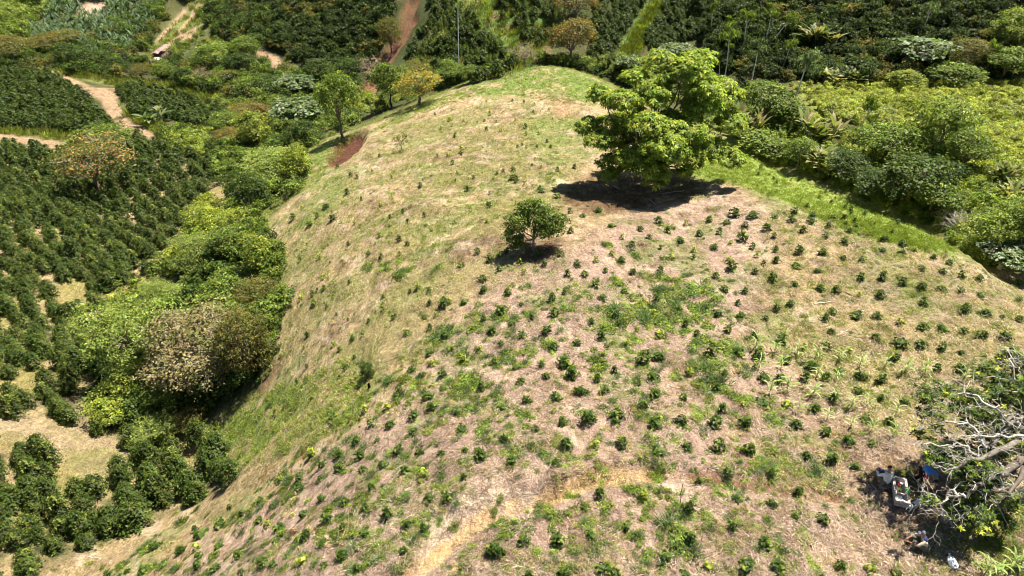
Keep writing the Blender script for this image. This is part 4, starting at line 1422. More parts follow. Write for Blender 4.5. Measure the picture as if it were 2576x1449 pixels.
MINI = {p: [mini(200 + 7 * i + j, p) for j in range(2)] for i, p in enumerate(("dark", "mid", "yellowgreen", "olive", "light", "silver", "cream", "sunny", "forest"))}


def mass(name, polys, kinds, size, label, cat, seed, tall=1.0, avoid=True):
    rng = np.random.default_rng(seed)
    P = np.concatenate([sample_px(rng, D(*p), n) for p, n in polys])
    if avoid:
        k = np.ones(len(P), bool)
        for Rr in ROADS:
            k &= seg_dist(P[:, 0], P[:, 1], Rr, False) > 2.6
        k &= ~inside(P[:, 0], P[:, 1], SLIDE)
        k &= ~inside(P[:, 0], P[:, 1], HILL)
        k &= (seg_dist(P[:, 0], P[:, 1], HILL, True) > (0.9 if name == "crest_fringe" else 2.4)) | (P[:, 0] < 8)
        P = P[k]
    protos = [g for kd in kinds for g in MINI[kd]]
    S = rng.uniform(size[0], size[1], len(P))
    # neighbouring plants of one kind stand together
    f = fbm(P[:, 0], P[:, 1], 9, seed, 2)
    idx = (np.floor((np.clip((f - .3) / .4, 0, .999) * len(protos))).astype(int) + rng.integers(0, 2, len(P))) % len(protos)
    P[:, 2] -= S * .15
    if len(P) and name == 'crest_fringe':
        P[:, 2] -= .1
    return scatter(name, protos, P, S, seed + 1, label, cat, zs=S * tall * rng.uniform(.8, 1.3, len(P)), idx=idx, shade=.2)


mass("forest_thicket", [(((1740, -30), (2620, -30), (2620, 130), (2560, 200), (2240, 215), (2000, 205), (1830, 190), (1760, 110)), 1500),
                        (((690, -20), (990, -20), (980, 80), (930, 170), (860, 220), (760, 160), (700, 150)), 620)],
     ("forest", "dark", "forest", "olive", "forest"), (2.4, 4.6), "dense dark forest covering the far slopes", "forest", 301, .95)
mass("valley_shrubs", [(((430, -20), (700, -20), (700, 180), (640, 180), (560, 100), (520, 60)), 260),
                       (((330, 160), (480, 175), (640, 200), (840, 200), (930, 240), (820, 260), (620, 262), (440, 215)), 330),
                       (((-20, 130), (90, 100), (330, 130), (300, 200), (60, 178), (-20, 178)), 160),
                       (((240, 100), (340, 40), (420, 0), (430, 60), (360, 140), (300, 180), (220, 190)), 170)],
     ("dark", "forest", "olive", "mid", "dark"), (2.2, 4.6), "mixed green shrubs filling the far valley", "shrubs", 303)
mass("bright_shrubs", [(((1990, 215), (2600, 205), (2640, 420), (2470, 430), (2280, 330), (2080, 300)), 1500)],
     ("sunny", "cream", "sunny", "yellowgreen", "sunny"), (1.0, 2.1), "yellow green shrubs with pale flowers on the sunny right slope", "shrubs", 305, .9)
mass("gully_undergrowth", [(((1830, 260), (2000, 300), (2240, 350), (2600, 420), (2620, 660), (2440, 660), (2330, 575), (2060, 455), (1920, 400), (1840, 340)), 620),
                           (((420, 640), (470, 560), (560, 430), (650, 340), (800, 370), (770, 470), (650, 560), (716, 700), (690, 900), (560, 1010), (300, 1080), (240, 1000), (260, 800), (380, 720)), 620),
                           (((560, 260), (800, 230), (940, 250), (900, 320), (760, 380), (620, 380), (540, 360)), 260),
                           (((1480, 150), (1640, 150), (1700, 220), (1600, 230)), 60),
                           (((900, 230), (1000, 190), (1150, 165), (1240, 175), (1160, 210), (1060, 250), (940, 300)), 110),
                           (((400, 170), (450, 110), (540, 60), (560, 100), (640, 160), (900, 225), (940, 260), (800, 300), (560, 300), (500, 360), (420, 350), (560, 240)), 330),
                           (((380, 335), (560, 350), (640, 375), (600, 440), (560, 430), (480, 395), (400, 370)), 130),
                           (((1330, 150), (1560, 140), (1640, 200), (1560, 205), (1470, 180), (1385, 165)), 90)],
     ("mid", "dark", "light", "yellowgreen"), (1.2, 2.8), "tangled green undergrowth in the gullies", "undergrowth", 307, .9)
mass("crest_fringe", [(((1700, 300), (1830, 335), (1925, 400), (2070, 455), (2210, 515), (2340, 575), (2440, 640), (2450, 600), (2330, 530), (2060, 400), (1930, 340), (1820, 270)), 420)],
     ("mid", "yellowgreen", "dark", "light"), (.8, 1.5), "low bushes and creepers along the far edge of the grass strip", "bushes", 315, .8)
Bn = [banana(400 + i, 3, ((.10, .15, .075), (.13, .18, .10), (.07, .11, .05)), nl=5)[0] for i in range(2)]
P = sample_px(rng, D((60, 110), (90, 40), (230, -10), (430, -20), (400, 60), (330, 150), (250, 150), (140, 105)), 420)
P = P[~inside(P[:, 0], P[:, 1], wpoly(D((205, 20), (230, 5), (265, 10), (265, 35), (235, 48), (210, 42))))]
scatter("banana_plantation", Bn, P, rng.uniform(3.5, 5, len(P)), 309, "grey green banana plants massed on the far left slope", "bananas")
P = sample_px(rng, D((-20, -20), (220, -20), (120, 30), (60, 110), (-20, 130)), 120)
scatter("far_grove", MINI["mid"] + MINI["light"], P, rng.uniform(3, 6, len(P)), 311, "bright green grove in the top left distance", "grove")

# verge grass by the far roads and the meadow among the far coffee
P = np.concatenate([sample_px(rng, D((100, 175), (180, 178), (330, 200), (480, 215), (560, 240), (640, 262), (540, 262), (430, 248), (300, 220), (200, 200)), 420),
                    sample_px(rng, D((-20, 322), (120, 332), (190, 345), (140, 365), (60, 352), (-20, 345)), 110),
                    sample_px(rng, D((280, 240), (340, 310), (420, 350), (520, 352), (550, 330), (430, 330), (330, 290)), 260)])
for Rr in ROADS:
    P = P[seg_dist(P[:, 0], P[:, 1], Rr, False) > 1.6]
P = np.concatenate([P, sample_px(rng, D((345, 165), (400, 95), (440, 50), (480, 10), (520, -10), (560, -10), (535, 60), (490, 110), (440, 150), (400, 175)), 420),
                    sample_px(rng, D((1010, 190), (1080, 90), (1130, 0), (1160, -20), (1420, -20), (1400, 80), (1370, 160), (1280, 190), (1150, 215)), 700),
                    sample_px(rng, D((1650, -10), (1680, -10), (1640, 70), (1600, 150), (1550, 150), (1590, 80)), 260)])
for Rr in ROADS:
    P = P[seg_dist(P[:, 0], P[:, 1], Rr, False) > .9]
scatter("verge_grass", [tuft(420 + i, 24, 1.0, .09, p, .3) for i, p in enumerate(("yellowgreen", "olive", "mid"))], P, rng.uniform(.7, 1.6, len(P)), 313, "tall yellowish grass along the dirt roads", "grass")


# ------------------------------------------------------------------ what grows and lies on the cleared hill
def reg(x0, y0, sc, lst):
    return [((x0 + a[0] * sc) / 4, (y0 + a[1] * sc) / 4, a[2] * sc / 4) for a in lst]


R5 = [(1210,530,58),(1000,575,52),(1160,670,62),(1170,750,64),(875,850,84),(1015,840,52),(680,735,42),(545,385,42),(550,495,38),(320,487,45),(610,1065,52),(790,1290,62),(155,1330,42),(1440,855,46),(1290,900,85),(1165,970,42),(1370,1000,62),(1520,950,56),(1220,1045,62),(1445,1085,62),(1620,1060,75),(1680,920,80),(1295,1140,46),(1135,1185,46),(1590,1300,62),(1760,1280,88),(1400,1320,56),(1680,1165,80),(1850,1140,62),(2320,1270,104),(2440,1240,98),(2405,1390,92),(1805,1370,92),(1625,1380,72),(1440,1420,62),(860,1370,72),(640,1335,60),(770,1210,50),(925,1185,46),(1850,570,56),(1905,635,52),(1970,715,72),(2035,810,72),(2195,765,52),(1985,535,42),(1610,565,42),(1730,495,46),(1430,545,46),(1890,210,48),(1795,180,38),(2010,165,52),(2105,280,52),(2315,310,46),(2450,255,56),(2250,425,56),(2105,490,42),(2255,620,60),(2460,445,30),(2510,320,46),(2380,365,46),(2180,370,40),(2540,510,60),(1275,605,42),(1120,475,42),(1460,625,40),(1210,135,46),(1590,25,50),(1045,20,40),(730,210,32),(610,255,32),(165,40,42),(60,230,52),(10,135,44),(220,265,28),(260,285,28),(410,135,32),(2440,1085,80),(1800,325,42),(1330,470,50),(765,765,38),(500,960,34),(730,960,32),(425,890,32),(1570,490,46),(2440,815,60),(2180,545,60)]
R6 = [(60,240,60),(205,365,55),(345,325,55),(245,250,36),(400,225,50),(580,180,60),(530,240,55),(710,190,65),(655,265,46),(855,200,42),(805,280,55),(635,345,75),(440,415,50),(300,440,50),(155,480,50),(75,415,28),(990,165,55),(975,225,55),(1120,190,46),(1110,235,65),(1050,300,50),(1255,210,46),(1205,335,60),(1335,370,60),(1610,350,60),(1365,300,46),(1225,270,36),(1740,390,60),(1730,440,46),(1820,425,42),(1600,430,42),(1035,435,65),(1185,450,65),(1330,480,46),(1465,495,55),(865,505,55),(730,475,36),(1010,540,65),(1155,575,50),(565,550,72),(395,560,46),(850,625,56),(1000,660,46),(1445,620,60),(1590,625,66),(1735,655,56),(1860,675,72),(1870,560,50),(2010,580,50),(2005,695,60),(2125,710,50),(2145,605,56),(2265,635,50),(2270,745,50),(2525,770,50),(2540,665,42),(1170,690,76),(1280,710,62),(1590,750,72),(1435,745,36),(505,700,50),(650,715,46),(970,800,66),(1880,800,66),(2165,850,80),(2310,870,76),(2420,900,46),(2535,910,50),(1260,855,56),(1420,885,72),(1560,890,62),(1725,930,62),(1870,960,76),(2010,970,80),(2150,990,66),(2275,1020,72),(2435,1030,76),(1250,990,46),(1550,1040,76),(1710,1070,95),(1860,1080,76),(2015,1110,66),(2140,1140,56),(2290,1165,50),(470,865,66),(630,880,62),(795,900,46),(535,985,66),(890,1045,76),(725,1020,50),(45,1030,62),(610,1130,95),(420,1145,80),(740,1155,90),(1210,1105,56),(1365,1120,62),(1670,1190,76),(1105,1225,80),(1300,1260,66),(1435,1300,86),(1590,1330,80),(780,1310,72),(890,1320,90),(940,1200,60),(2135,1255,76),(1970,1245,62),(30,1310,72),(70,1170,80),(2060,525,50),(1950,480,42),(2330,540,40)]
RBR = [(220,130,62),(35,110,70),(770,165,80),(935,175,92),(1120,205,76),(1485,285,76),(1005,320,80),(1200,365,76),(1430,90,76),(1585,130,46),(1760,160,62),(1650,310,72),(1365,430,86),(1515,445,62),(1420,605,62),(1070,530,86),(1235,550,86),(470,480,95),(255,475,76),(670,495,86),(55,490,72),(40,305,86),(210,300,90),(440,305,86),(650,300,86),(595,830,66),(670,830,46),(835,860,62),(1180,965,76),(1000,955,56),(785,1130,92),(100,1235,100),(395,1285,76),(660,1280,112),(870,1290,95),(1310,1290,82),(1515,1310,92),(1680,1345,70),(240,1345,70)]
RBC = [(55,280,66),(345,335,62),(455,205,76),(480,335,62),(650,275,82),(650,390,62),(545,75,62),(755,130,72),(865,75,52),(785,205,80),(970,265,56),(1005,375,90),(1320,440,62),(1310,215,66),(1485,160,76),(1690,135,82),(1880,95,100),(2055,90,86),(2395,140,62),(2325,190,80),(2300,40,52),(1745,315,86),(1940,295,106),(2145,280,100),(2425,325,92),(1540,370,66),(1770,485,92),(1985,485,76),(2170,480,86),(2440,520,80),(1365,610,82),(1145,575,100),(855,550,56),(1035,535,56),(705,535,62),(540,530,86),(260,555,82),(235,455,62),(105,555,72),(120,650,82),(425,630,72),(580,680,72),(385,455,46),(725,710,95),(865,715,66),(1015,725,62),(590,865,86),(770,870,76),(895,880,66),(455,1000,96),(610,1065,72),(740,1100,72),(295,950,76),(150,905,66),(140,1085,56),(140,1285,96),(295,1140,72),(580,1260,76),(20,1020,72),(1465,1185,86),(1710,1185,110),(1950,1140,82),(1240,1265,110),(1000,1375,52),(2200,1090,56),(2490,1305,100),(2040,1395,100),(1755,1420,100),(1490,1435,70),(2130,1435,80),(275,670,56)]
RBL = [(2490,560,62),(2370,640,62),(2500,645,72),(2205,725,62),(2350,740,62),(2210,810,72),(2365,880,62),(2535,905,62),(1915,890,62),(2230,1000,76),(2400,1030,82),(1905,1040,56),(1615,1070,76),(1480,1135,86),(2055,1090,76),(2240,1155,72),(1145,1220,86),(1330,1255,72),(1610,1225,62),(1465,1300,66),(1760,1290,82),(2370,1200,72),(1935,1350,82),(1590,1390,82),(2230,1330,96),(2535,1290,92),(1060,1400,76),(940,1410,52),(800,1425,62),(2010,1360,72),(1200,1360,66),(2030,1190,62),(1790,1430,62),(2380,1370,62),(1775,995,42),(1760,1040,52)]
RTC = [(1210,840,32),(915,880,32),(1015,887,24),(935,920,22),(855,940,22),(1185,955,27),(1290,960,24),(1400,880,24),(1470,935,32),(1475,985,27),(1005,1110,42),(935,1200,32),(1380,1255,37),(1380,1310,70),(1260,1280,27),(1590,1395,46),(700,1365,32),(235,1305,27),(190,1290,27),(95,1225,27),(490,1305,27),(400,1150,25),(1645,810,22),(1775,860,20),(1535,770,22),(1375,740,18),(1460,750,18),(1555,1080,22),(1445,1065,20),(1260,895,18),(1170,890,18),(1830,1230,32),(1700,1440,50),(1655,1080,22),(905,1150,32),(975,1275,27),(1090,1305,22)]
RML = [(2390,140,46),(2450,230,52),(2270,275,46),(2150,225,42),(2220,160,32),(2150,765,38),(2305,845,46),(2375,665,38),(2345,510,38),(2380,740,32),(2295,780,32),(2210,815,38),(2205,530,28),(2330,210,28),(2400,880,28),(2055,1015,32),(1990,1330,36)]
S = reg(1300, 750, .5452, R5) + reg(2600, 750, .5807, R6) + reg(2600, 1514, .5807, RBR) + reg(1300, 1514, .5452, RBC) + reg(0, 1514, .5452, RBL) + reg(1300, 0, .5452, RTC) + reg(0, 750, .5452, RML)
keepS = []
for a in sorted(S, key=lambda q: -q[2]):
    if all((a[0] - b[0]) ** 2 + (a[1] - b[1]) ** 2 > (0.32 * (a[2] + b[2])) ** 2 for b in keepS):
        keepS.append(a)
rng = np.random.default_rng(12)
LAND_H = [("big shade tree", (655, 120)), ("small round tree", (535, 232)), ("concrete trough", (897, 490)), ("white sack", (952, 562)), ("footpath bend", (542, 500)),
          ("dark bush", (368, 372)), ("sapling", (404, 142)), ("vine covered clump", (984, 235)), ("dark round tree", (250, 200)), ("yellow flowering tree", (424, 90)),
          ("large brown tree", (222, 345)), ("fallen pale log", (820, 300)), ("fern patch", (640, 310)), ("corn patch", (815, 385)), ("white stake", (356, 407)), ("ridge summit", (550, 70)),
          ("lower right corner", (1024, 576)), ("footpath start", (408, 574)), ("lower edge middle", (620, 574)), ("bare pale patch", (345, 290)),
          ("right photo edge", (1022, 350)), ("grass strip end", (950, 248)), ("slope edge", (235, 485)), ("leaning tree", (960, 440)), ("beige person", (918, 540)),
          ("green weed thicket", (720, 355)), ("dug bank", (590, 475)), ("lower edge right", (800, 574)), ("lower edge left", (250, 574)), ("pale bare bank", (480, 505))]
seeds = []
for (u, v, w) in keepS:
    p = hit(u, min(v + w * .22, 590))
    z = p[1] * CP - (p[2] - CAM[2]) * SP
    seeds.append((p, w * 1.33 * z / FPX, u, v, w))
seeds.sort(key=lambda q: -q[4])
ind = seeds[:300]
labs = auto_labels([(a[2], a[3]) for a in ind], LAND_H, lambda i: "young coffee bush")
for n, (p, w, u, v, pxw) in enumerate(ind):
    o = link("coffee_seedling", SEED_Y_ME if rng.uniform() < .08 else SEEDL_ME[rng.integers(4)])
    o.location = p - np.array((0, 0, .03)); o.rotation_euler = (rng.normal(0, .16), rng.normal(0, .16), rng.uniform(0, 6.28))
    o.scale = (w * rng.uniform(.8, 1.15), w * rng.uniform(.8, 1.15), w * rng.uniform(.5, .95))
    tag(o, labs[n], "young coffee", "young coffee bushes planted over the cleared hill")
extra = seeds[300:]
Pe = np.array([a[0] for a in extra]); Se = np.array([a[1] for a in extra])
rs2 = np.random.default_rng(13)
P2 = sample_px(rs2, D((740, 640), (900, 370), (1080, 290), (1380, 190), (1500, 240), (1460, 330), (1430, 460), (1250, 560), (1000, 640), (800, 760)), 60)
P3 = sample_px(rs2, D((640, 990), (720, 760), (900, 700), (1150, 760), (1000, 930), (700, 1080)), 40)
P4 = sample_px(rs2, D((1840, 360), (2040, 460), (2300, 580), (2200, 600), (1900, 470)), 30)
Pe = np.concatenate([Pe, P2, P3, P4]); Se = np.concatenate([Se, rs2.uniform(.22, .5, len(P2) + len(P3) + len(P4))])
P5 = sample_px(rs2, D((330, 1440), (640, 1230), (950, 1000), (1200, 760), (1400, 700), (1900, 560), (2100, 700), (2100, 1150), (2000, 1440)), 700)
got = [np.array((a[0][0], a[0][1])) for a in seeds]
for p in P5:
    if min(np.hypot(g_[0] - p[0], g_[1] - p[1]) for g_ in got) > 1.05 and seg_dist(p[:1], p[1:2], PATH, False)[0] > .7 and not inside(p[:1], p[1:2], PALEB)[0]:
        got.append(p[:2]); Pe = np.concatenate([Pe, p[None]]); Se = np.append(Se, rs2.uniform(.38, .62))
scatter("small_coffee_seedlings", SEEDL[:2] + [SEED_Y], Pe, Se, 14, "tiny coffee seedlings dotted over the far part of the hill", "seedlings")

# corn
CORN = []
for s in (501, 502, 503):
    r = np.random.default_rng(s); g = Geo(); st_ = Geo()
    tube(st_, [(0, 0, -.05), (.02, .01, .55), (.03, .0, .95)], [.02, .016, .008], np.array((.22, .27, .08)), 5)
    for i in range(10):
        cc = np.array(((.22, .32, .07), (.30, .38, .12), (.36, .42, .17))[r.integers(3)])
        blade(g, (.01, 0, .12 + .085 * i), i * 2.6 + r.uniform(-.4, .4), r.uniform(.7, 1.25), r.uniform(.6, .95), r.uniform(.075, .10), cc, r.uniform(1.2, 2.1), 6)
    CORN.append((g.mesh("corn_leaves", M_LEAF), st_.mesh("corn_stalk", M_LEAF)))
cl = reg(2600, 750, .5807, [(725,1090,0),(855,1110,0),(1010,1130,0),(1140,1150,0),(1300,1180,0),(750,1225,0),(900,1225,0),(1440,1215,0),(1610,1225,0),(1750,1255,0),(1145,1295,0),(1275,1315,0),(2145,1320,0),(1890,1265,0)]) + \
     reg(2600, 1514, .5807, [(820,85,0),(940,65,0),(1115,110,0),(1260,130,0),(1380,180,0),(1490,175,0),(1010,215,0),(1215,270,0),(1690,225,0),(1380,315,0),(1520,345,0),(1670,380,0),(2380,1330,0),(2470,1300,0),(2540,1270,0),(2290,1345,0)])
kept = []
for a in cl:
    if all((a[0] - b[0]) ** 2 + (a[1] - b[1]) ** 2 > 60 for b in kept):
        kept.append(a)
labs = auto_labels([(a[0], a[1]) for a in kept], [("concrete trough", (897, 490)), ("green weed thicket", (720, 355)), ("leaning tree", (960, 440)), ("fallen dark log", (874, 356)), ("lower right corner", (1024, 576))],
                   "pale green corn plant")
for (u, v, _), lb in zip(kept, labs):
    p = hit(u, v + 3)
    root = link("corn_plant", None); root.location = p; root.rotation_euler = (0, 0, rng.uniform(0, 6.28))
    sc = rng.uniform(.55, .85)
    tag(root, lb, "corn", "corn plants among the young coffee")
    m = CORN[rng.integers(3)]
    for nm, me in zip(("leaves", "stalk"), m):
        o = link(nm, me, root); o.scale = (sc, sc, sc)

# weeds: cushions read off the photograph, then a general sprinkling that follows the green patches
rng = np.random.default_rng(15)
W = reg(1300, 750, .5452, [(2070,415,90),(2290,490,100),(2100,905,150),(2150,950,190),(2300,910,230),(2330,960,180),(2050,1010,150),(2430,880,160),(2480,960,170),(1515,1195,110),(840,1060,140),(880,1090,130),(1100,920,90),(1130,860,70),(1060,1050,130),(1250,930,110),(1300,960,110),(1380,950,110),(1480,920,90),(1760,890,110),(1620,1140,110),(2290,1120,110),(2150,690,110),(2350,640,110),(2120,660,80),(2480,670,90),(2170,540,80),(1480,720,90),(1440,730,60),(1370,710,60),(1360,1060,70),(1990,1280,140),(2000,1330,120),(1330,1210,110),(1420,1200,100),(1350,1260,110),(1450,1290,110),(1010,1220,80),(1000,1290,90),(1180,1290,80),(1270,1310,80),(320,570,110),(430,560,90),(500,560,130),(540,650,130),(620,600,100),(820,590,80),(1150,1000,60),(1740,970,55),(230,1420,80),(470,1400,110),(560,1400,110),(700,1390,100),(1000,1420,150),(1070,1400,140),(2230,1190,70),(2500,740,90),(2260,790,90),(1840,800,80),(1930,790,70),(1750,1110,60),(540,1340,70)]) + \
    reg(2600, 750, .5807, [(130,270,90),(95,620,110),(190,640,110),(250,600,80),(60,720,130),(150,790,150),(260,760,180),(350,740,180),(330,850,150),(400,800,140),(200,870,130),(60,930,150),(300,900,120),(380,960,120),(100,960,120),(300,1060,120),(400,1060,150),(470,1080,150),(520,1120,130),(300,1120,100),(440,1200,160),(380,1240,140),(300,1230,120),(660,1260,120),(560,1060,80),(215,1005,90),(170,1310,100),(330,1330,130),(420,1340,150),(110,490,80),(2430,840,50)]) + \
    reg(2600, 1514, .5807, [(610,130,150),(560,100,140),(650,140,110),(400,130,110),(470,60,170),(330,60,150),(360,200,110),(310,240,120),(840,280,120),(880,240,90),(900,500,110),(940,530,70),(810,980,105),(600,990,110),(660,1010,70),(1130,1290,150),(545,1160,120),(200,1050,200),(250,1130,150),(190,890,130),(530,750,100),(460,790,80),(370,720,40),(410,970,90),(390,1050,100),(530,620,110),(610,580,80),(770,560,100),(300,630,50),(50,700,90),(110,780,100),(830,635,45),(690,1110,90),(740,1180,60),(900,1180,110),(980,1190,90),(180,420,70),(380,570,50),(1540,870,70),(1370,830,60),(1320,770,40),(760,1040,60),(890,1110,80)]) + \
    reg(1300, 1514, .5452, [(1000,50,170),(1080,60,130),(900,40,100),(1250,110,110),(1260,180,100),(1060,220,110),(1120,210,110),(1450,250,120),(1190,300,110),(1130,350,130),(1180,420,130),(760,370,90),(820,330,100),(850,240,100),(600,170,100),(560,130,130),(640,60,110),(1340,350,90),(1360,400,100),(1480,360,80),(1420,530,150),(1360,520,120),(1500,500,90),(1600,560,100),(1700,470,80),(1790,590,90),(1030,600,110),(960,450,60),(1110,470,60),(780,480,80),(620,520,100),(470,560,80),(170,440,100),(60,540,110),(140,560,80),(200,500,100),(350,560,80),(520,640,90),(600,740,90),(690,650,100),(370,760,110),(430,830,130),(330,830,110),(250,890,130),(350,930,120),(100,880,80),(790,800,100),(860,790,70),(1000,800,70),(750,980,70),(840,1040,60),(940,1080,70),(1240,980,80),(1340,1080,130),(1280,1050,110),(1380,1060,100),(1560,960,100),(1630,970,110),(1810,860,100),(1280,890,60),(2030,680,110),(2230,790,120),(2330,840,110),(2420,750,110),(2450,660,90),(1060,1240,90),(1000,1300,90),(1060,1330,80),(1990,1240,120),(2040,1260,110),(1810,1240,100),(1920,1330,80),(2250,1180,100),(2500,1120,110),(2480,1180,90),(2360,1330,110),(2320,1400,100),(2380,480,100),(2430,440,110),(2110,170,80),(2420,90,90),(2050,220,70),(1890,240,90),(1480,1400,60),(300,1190,120),(360,1230,110),(420,1240,120),(100,1180,110),(60,1130,90),(200,1100,80),(480,1200,90),(540,1150,80),(620,1190,80),(380,1290,130),(300,1310,90),(290,1370,80),(600,1320,60),(190,1380,70),(740,1140,60),(410,1100,80)]) + \
    reg(0, 1514, .5452, [(2060,700,130),(2120,740,110),(2150,800,90),(2060,810,70),(2000,850,60),(2100,880,110),(2150,910,100),(2020,920,90),(1850,940,80),(1350,1040,110),(1440,960,70),(1800,1030,90),(1760,1000,70),(1520,1000,60),(2060,1130,120),(1850,1180,110),(1950,1210,100),(1990,1290,90),(1590,1280,120),(1690,1290,100),(1200,1350,110),(1290,1390,110),(1040,1240,100),(1050,1280,80),(1120,1380,90),(880,1370,100),(760,1380,60),(660,1350,50),(2260,1290,110),(2300,1350,90),(2420,940,110),(2480,1020,90),(2350,1130,110),(2450,1140,120),(2120,1290,100),(2170,1200,80),(2080,1400,110),(1390,1400,90),(1500,1440,90),(2280,670,70),(2430,560,80),(2330,600,60),(2280,350,70),(2280,560,50),(1980,200,80),(2060,240,60),(2160,200,80),(2240,20,80),(2290,90,70),(1750,570,100),(1830,590,80)])
Pw, Sw, Iw = [], [], []
for (u, v, w) in W:
    if v > 600: continue
    p = hit(u, min(v + w * .1, 620))
    z = p[1] * CP - (p[2] - CAM[2]) * SP
    n = 6
    for q in range(n):
        o = rng.normal(0, .22, 2) * w * z / FPX
        x, y_ = p[0] + o[0], p[1] + o[1] * 1.2
        Pw.append((x, y_, ground(x, y_) + .03)); Sw.append(w * z / FPX * rng.uniform(.6, 1.0)); Iw.append(rng.integers(0, 6))
gi = greenness
cand = sample_px(rng, D((60, 1449), (330, 1335), (592, 1222), (560, 1035), (690, 905), (722, 690), (650, 578), (782, 468), (905, 325), (1160, 217), (1385, 168), (1545, 220), (1915, 408),
                        (2200, 524), (2440, 660), (2620, 700), (2620, 1500), (60, 1500)), 8000)
gsel = (fbm(cand[:, 0], cand[:, 1], 3.0, 22) * .55 + fbm(cand[:, 0], cand[:, 1], 1.1, 23) * .45)
dens = smooth(.46, .60, gsel)
nearw = inside(cand[:, 0], cand[:, 1], wpoly(D((300, 1460), (640, 1240), (900, 1000), (1150, 760), (1500, 700), (1880, 740), (1950, 1000), (2100, 1150), (2000, 1449))))
pr = .10 + .75 * dens * np.where(nearw, 1, .7) + .30 * nearw
k = rng.uniform(0, 1, len(cand)) < pr
k &= (seg_dist(cand[:, 0], cand[:, 1], PATH, False) > .5) & (~inside(cand[:, 0], cand[:, 1], PALEB) | (rng.uniform(0, 1, len(cand)) < .12))
cand = cand[k]; nearw = nearw[k]
for p, nw in zip(cand, nearw):
    Pw.append((p[0], p[1], p[2] + .02)); Sw.append(rng.uniform(.22, .55) * (1.15 if nw else .85)); Iw.append(rng.integers(0, 6))
Pw = np.array(Pw); Sw = np.array(Sw)
scatter("low_weeds", WEEDS + BLUE, Pw, Sw, 16, "low green weeds growing in patches between the young coffee", "weeds", zs=Sw * rng.uniform(.55, 1.1, len(Sw)), tilt=slope(Pw), idx=np.array(Iw), shade=.22)

# short green grass: the bright strip along the crest, the summit and the lower slope
Pg = np.concatenate([sample_px(rng, D(*b), n) for b, n in (
    (((1720, 430), (1830, 345), (1918, 410), (2060, 466), (2200, 526), (2330, 586), (2420, 632), (2330, 628), (2210, 605), (2080, 560), (1950, 495)), 2600),
    (((1180, 215), (1385, 166), (1480, 185), (1545, 225), (1500, 270), (1300, 245)), 700),
    (((1000, 290), (1180, 217), (1230, 228), (960, 325), (900, 350)), 400),
    (((770, 400), (835, 345), (905, 330), (850, 400), (790, 470)), 350),
    (((500, 1085), (640, 985), (760, 960), (880, 900), (930, 960), (900, 1060), (760, 1130), (640, 1170), (590, 1180)), 900),
    (((700, 560), (790, 480), (1000, 330), (1300, 250), (1450, 300), (1430, 450), (1100, 640), (800, 800), (720, 690)), 1700),
    (((1900, 520), (2200, 560), (2560, 720), (2600, 1150), (2200, 1080), (1950, 860)), 1500),
    (((2380, 1230), (2600, 1200), (2600, 1480), (2330, 1449)), 250))])
bm_ = np.where((band > .03) & (hill < .5) & (gy > 42) & (gy < 150))[0]
bm_ = rng.choice(bm_, 2600)
Pg = np.concatenate([Pg, np.stack([gx[bm_], gy[bm_], gz[bm_]], 1), np.stack([gx[bm_[:900]] + .2, gy[bm_[:900]], gz[bm_[:900]]], 1)])
scatter("short_grass", GRASS, Pg, rng.uniform(.5, 1.1, len(Pg)), 17, "short green grass over the crest and slopes of the hill", "grass", zs=rng.uniform(.3, .7, len(Pg)))

# cut straw lying over the hill
Ps = sample_px(rng, D((430, 1460), (700, 1240), (1000, 1010), (1200, 740), (1560, 545), (1930, 500), (2150, 560), (2440, 680), (2620, 720), (2620, 1500), (430, 1500)), 5200)
Ps = Ps[(fbm(Ps[:, 0], Ps[:, 1], 2.0, 61, 3) > .46) & (seg_dist(Ps[:, 0], Ps[:, 1], PATH, False) > .6) & (seg_dist(Ps[:, 0], Ps[:, 1], PATH2, False) > .5) & ~inside(Ps[:, 0], Ps[:, 1], PALEB)]
scatter("straw_litter", ST_PINK, Ps, rng.uniform(.7, 1.3, len(Ps)), 18, "pale pinkish straw and cut stems littering the near hill", "straw", M_STRAW, tilt=slope(Ps))
Pd = sample_px(rng, D((330, 1440), (592, 1222), (720, 700), (660, 580), (1000, 300), (1380, 175), (1540, 225), (1830, 440), (2440, 665), (2620, 720), (2620, 1480), (330, 1480)), 3000)
Pd = Pd[~inside(Pd[:, 0], Pd[:, 1], PALEB) & (fbm(Pd[:, 0], Pd[:, 1], 2.6, 65, 3) > .47)]
scatter("dry_grass_tufts", DRY, Pd, rng.uniform(.5, 1.1, len(Pd)), 21, "dry yellow grass tufts standing over the cleared hill", "grass", M_STRAW, zs=rng.uniform(.3, .8, len(Pd)))
Pb = sample_px(rng, D((430, 1460), (700, 1240), (1000, 1010), (1000, 640), (1300, 300), (1560, 545), (1930, 500), (2440, 680), (2620, 720), (2620, 1500), (430, 1500)), 3000)
Pb = Pb[(fbm(Pb[:, 0], Pb[:, 1], 1.5, 62, 3) > .50) & (seg_dist(Pb[:, 0], Pb[:, 1], PATH, False) > .5)]
scatter("dead_stem_litter", ST_BROWN, Pb, rng.uniform(.6, 1.3, len(Pb)), 20, "dark brown dead stems and twigs mixed into the straw of the hill", "dead stems", M_STRAW, tilt=slope(Pb))
Py = sample_px(rng, D((430, 1400), (600, 1180), (720, 800), (700, 580), (1000, 330), (1380, 200), (1470, 330), (1400, 560), (1150, 760), (900, 1000), (640, 1240)), 2400)
Py2 = sample_px(rng, D((1940, 520), (2440, 680), (2620, 720), (2620, 1250), (2100, 1000)), 1100)
Py = Py[fbm(Py[:, 0], Py[:, 1], 3.0, 63, 3) > .50]
Py = np.concatenate([Py, Py2[fbm(Py2[:, 0], Py2[:, 1], 2.0, 64, 3) > .46]])
